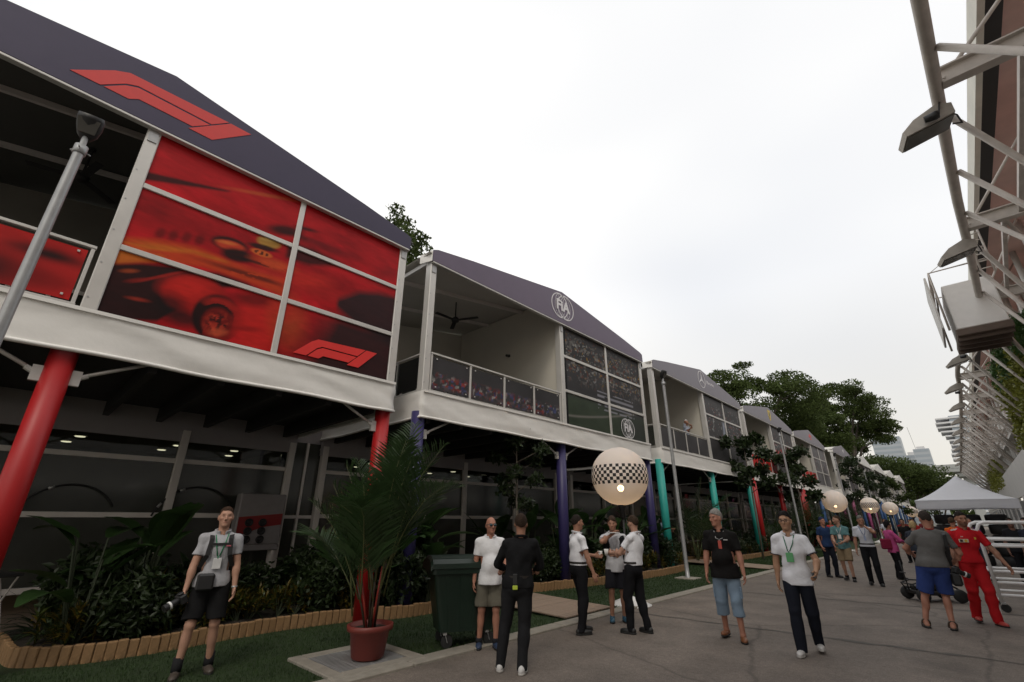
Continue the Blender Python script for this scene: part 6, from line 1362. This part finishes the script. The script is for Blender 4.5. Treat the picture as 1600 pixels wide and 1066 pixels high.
person('blonde woman in dark tee and black leggings leaning forward', (-1.38, 19.3), 75, 1.66, .011, RUD, (.42, .30, .15), 'bob', (.035, .042, .055), .45, -.10, (.012, .012, .013), .78, -1, ((.03, .02, .02), 'flat'), None, ((-.11, .0), (.20, -.10)), hands=((-.30, .18, .78), (.10, .36, .98)), lean=(0, .14), head=(0, -20), bust=1, collar=False)
def ex13(root, J):
    strap_prop(root, [J['T'](1.08, .14, .0), J['T'](.95, .17, -.115), J['T'](.6, .185, -.10), J['T'](.3, .21, -.03), J['P'] + np.array((.25, .05, .0))], .045, 'camera_strap', M['black']); camera_prop(root, J['P'] + np.array((.29, .08, -.07)), R(-70), 1.2); m = MB(); m.bbox(-.07, .07, -.07, .07, -.10, .09, .03); m.build('shoulder_bag', M['black'], root, loc=tuple(J['P'] + np.array((.26, .06, -.2))))
    m = MB(); m.tube([tuple(J['N'] + np.array((math.cos(a) * .07, math.sin(a) * .068 + .0, .03))) for a in np.linspace(0, 6.283, 20)], .008, 5); m.build('red_neck_cord', fab((.40, .04, .04), 'cord_red'), root, True)
    for i in (0, 1):
        c = J['ank'][i]
        for dy, zz, w in ((-.02, .015, .052), (.07, -.03, .052)): m = MB(); m.tube([tuple(c + np.array((math.cos(a) * w, dy, zz + math.sin(a) * .045 - .02))) for a in np.linspace(-.4, 3.54, 12)], .012, 5); m.build('sandal_strap', mat('sandal_leather', (.07, .05, .035), .7), root, True)
person('man in grey tee, blue shorts and sandals carrying a camera, seen from behind', (-.66, 11.15), 98, 1.84, .0078, RUD, (.045, .035, .03), 'short', (.135, .13, .125), .7, -.02, (.035, .06, .20), .47, 0, ((.075, .055, .04), 'clog'), None, ((-.30, .02), (.03, .0)), lean=(.10, 0), hands=((-.20, .30, 1.10), (.30, .18, .98)), elbow=((-1, -.6, -.4), (1, -.8, -.4)), head=(18, -4), fat=1.12, belly=.04, extra=ex13, collar=False)
def ex14(root, J):
    o = patch(root, J, .72, .075, .13, .055, (.62, .56, .40), 'sponsor_patch', .022); k = MB(); k.lathe([(.0, 0), (.021, 0), (.021, .003)], 14); k.v = [(a - .028, .004 + c, b) for a, b, c in k.v]; k.build('yellow_emblem', mat('emblem_yellow', (.6, .35, .03), .6), o); k = MB(); k.box(.012, .05, .004, .006, -.02, .02); k.build('dark_emblem', mat('emblem_dark', (.05, .02, .02), .6), o)
    patch(root, J, .80, -.085, .028, .036, (.6, .42, .05), 'yellow_shield', .02); patch(root, J, .85, .09, .035, .012, (.6, .5, .5), 'white_mark', .02)
    for i in (0, 1): strap_prop(root, [J['T'](1.10, (-1, 1)[i] * .09, .03), J['sh'][i] + np.array(((-1, 1)[i] * .01, .045, .055))], .02, 'white_shoulder_stripe', M['white'])
    lg = MB(); lg.tube([tuple(J['knee'][0] + np.array((-.076, 0, .1))), tuple(J['knee'][0] + np.array((-.078, 0, -.05))), tuple(J['ank'][0] + np.array((-.062, 0, .05)))], .012, 5); lg.build('white_leg_stripe', M['white'], root)
person('man in red team uniform walking between the trolley and the man in grey', (-.18, 12.2), -72, 1.82, .0078, TAN, (.02, .015, .012), 'crop', (.50, .016, .022), .72, .0, (.46, .016, .02), 1.0, .01, ((.40, .05, .04), 'shoe'), None, ((-.08, .12), (.12, -.10)), (0, .03), (14, 8), ((-.44, .14, .92), (.24, .10, .86)), lean=(-.05, .0), head=(6, -8), stubble=.6, extra=ex14)
# --- people farther back
def bgp(label, xy, hd, Ht=1.76, shirt=(.3, .3, .3), pants=BLK, plen=1.0, hair=(.02, .015, .012), skin=TAN, hands=(None, None), z=0, hs='short', lean=(0, 0), sleeve=.62, head=(0, 0), vox=.014):
    return person(label, xy, hd, Ht, vox, skin, hair, hs, shirt, sleeve, -.06, pants, plen, 0, ((.03, .03, .03), 'shoe'), None, ((-.10, .05), (.12, -.06)), hands=hands, z=z, lean=lean, head=head, collar=False, group='people farther down the road')
bgp('person in white cap and pale blue shirt leaning at the balcony rail', (-8.55, 20.9), -5, 1.74, (.42, .46, .55), (.1, .1, .12), 1.0, (.55, .55, .55), TAN, ((.10, .30, 1.30), (.08, .26, 1.48)), 4.28, 'cap', lean=(0, .05))
bgp('person in pale blue shirt half hidden beside the first teal column', (-8.9, 18.2), 10, 1.70, (.28, .36, .46), NAVY, skin=(.16, .08, .05), hands=((-.1, .3, 1.1), (.2, .4, 1.2)), z=.15)
bgp('man in dark blue shirt behind the walking man in white polo', (-3.55, 18.6), -40, 1.76, (.02, .04, .10), NAVY, hs='cap', hair=(.02, .03, .08), skin=RUD)
bgp('person in white tee with dark lanyard beyond the woman in pink', (-3.7, 36.0), -80, 1.76, (.58, .60, .66), (.06, .07, .1))
bgp('man in orange shirt standing before the marquee', (-.42, 20.3), 75, 1.74, (.62, .13, .02), (.05, .05, .06), skin=RUD, hair=(.08, .05, .03))
bgp('man in blue and red shirt right of the man in orange', (-.05, 20.8), -70, 1.72, (.12, .05, .16), (.05, .05, .06), skin=RUD, hair=(.16, .12, .09), hs='crop')
bgp('person in dark clothes left of the man in grey tee, carrying a white stick', (-1.0, 22.0), -60, 1.76, (.035, .035, .04), BLK)
bgp('person in black tee under the right side of the marquee', (.80, 19.5), -88, 1.72, (.015, .015, .018), BLK, skin=(.2, .1, .07))
bgp('person in navy tee at the right edge beside the second trolley', (1.05, 18.6), -120, 1.72, (.02, .022, .035), BLK, skin=(.22, .12, .08))
bgp('person in red shirt far down the road before the marquee', (-2.05, 30.5), -80, 1.74, (.40, .03, .03), BLK)
bgp('person in dark red shirt far down the road', (-2.7, 33.5), 90, 1.74, (.20, .02, .02), BLK)
bgp('person in black far down the road beside the blonde woman', (-2.15, 27.0), -100, 1.72, (.015, .015, .015), BLK)
bgp('person in pale cap far down the road', (-3.3, 42.0), -95, 1.74, (.10, .04, .03), BLK, hs='cap', hair=(.45, .42, .38))
bgp('person in red shirt near the far planting bed', (-5.9, 33.0), -60, 1.70, (.36, .03, .03), BLK)
bgp('person in grey far away under the small balloon lamps', (-3.9, 55.0), -90, 1.75, (.2, .2, .22), BLK)
bgp('person in maroon far away left of the marquee', (-2.6, 47.0), -90, 1.75, (.18, .03, .04), BLK)
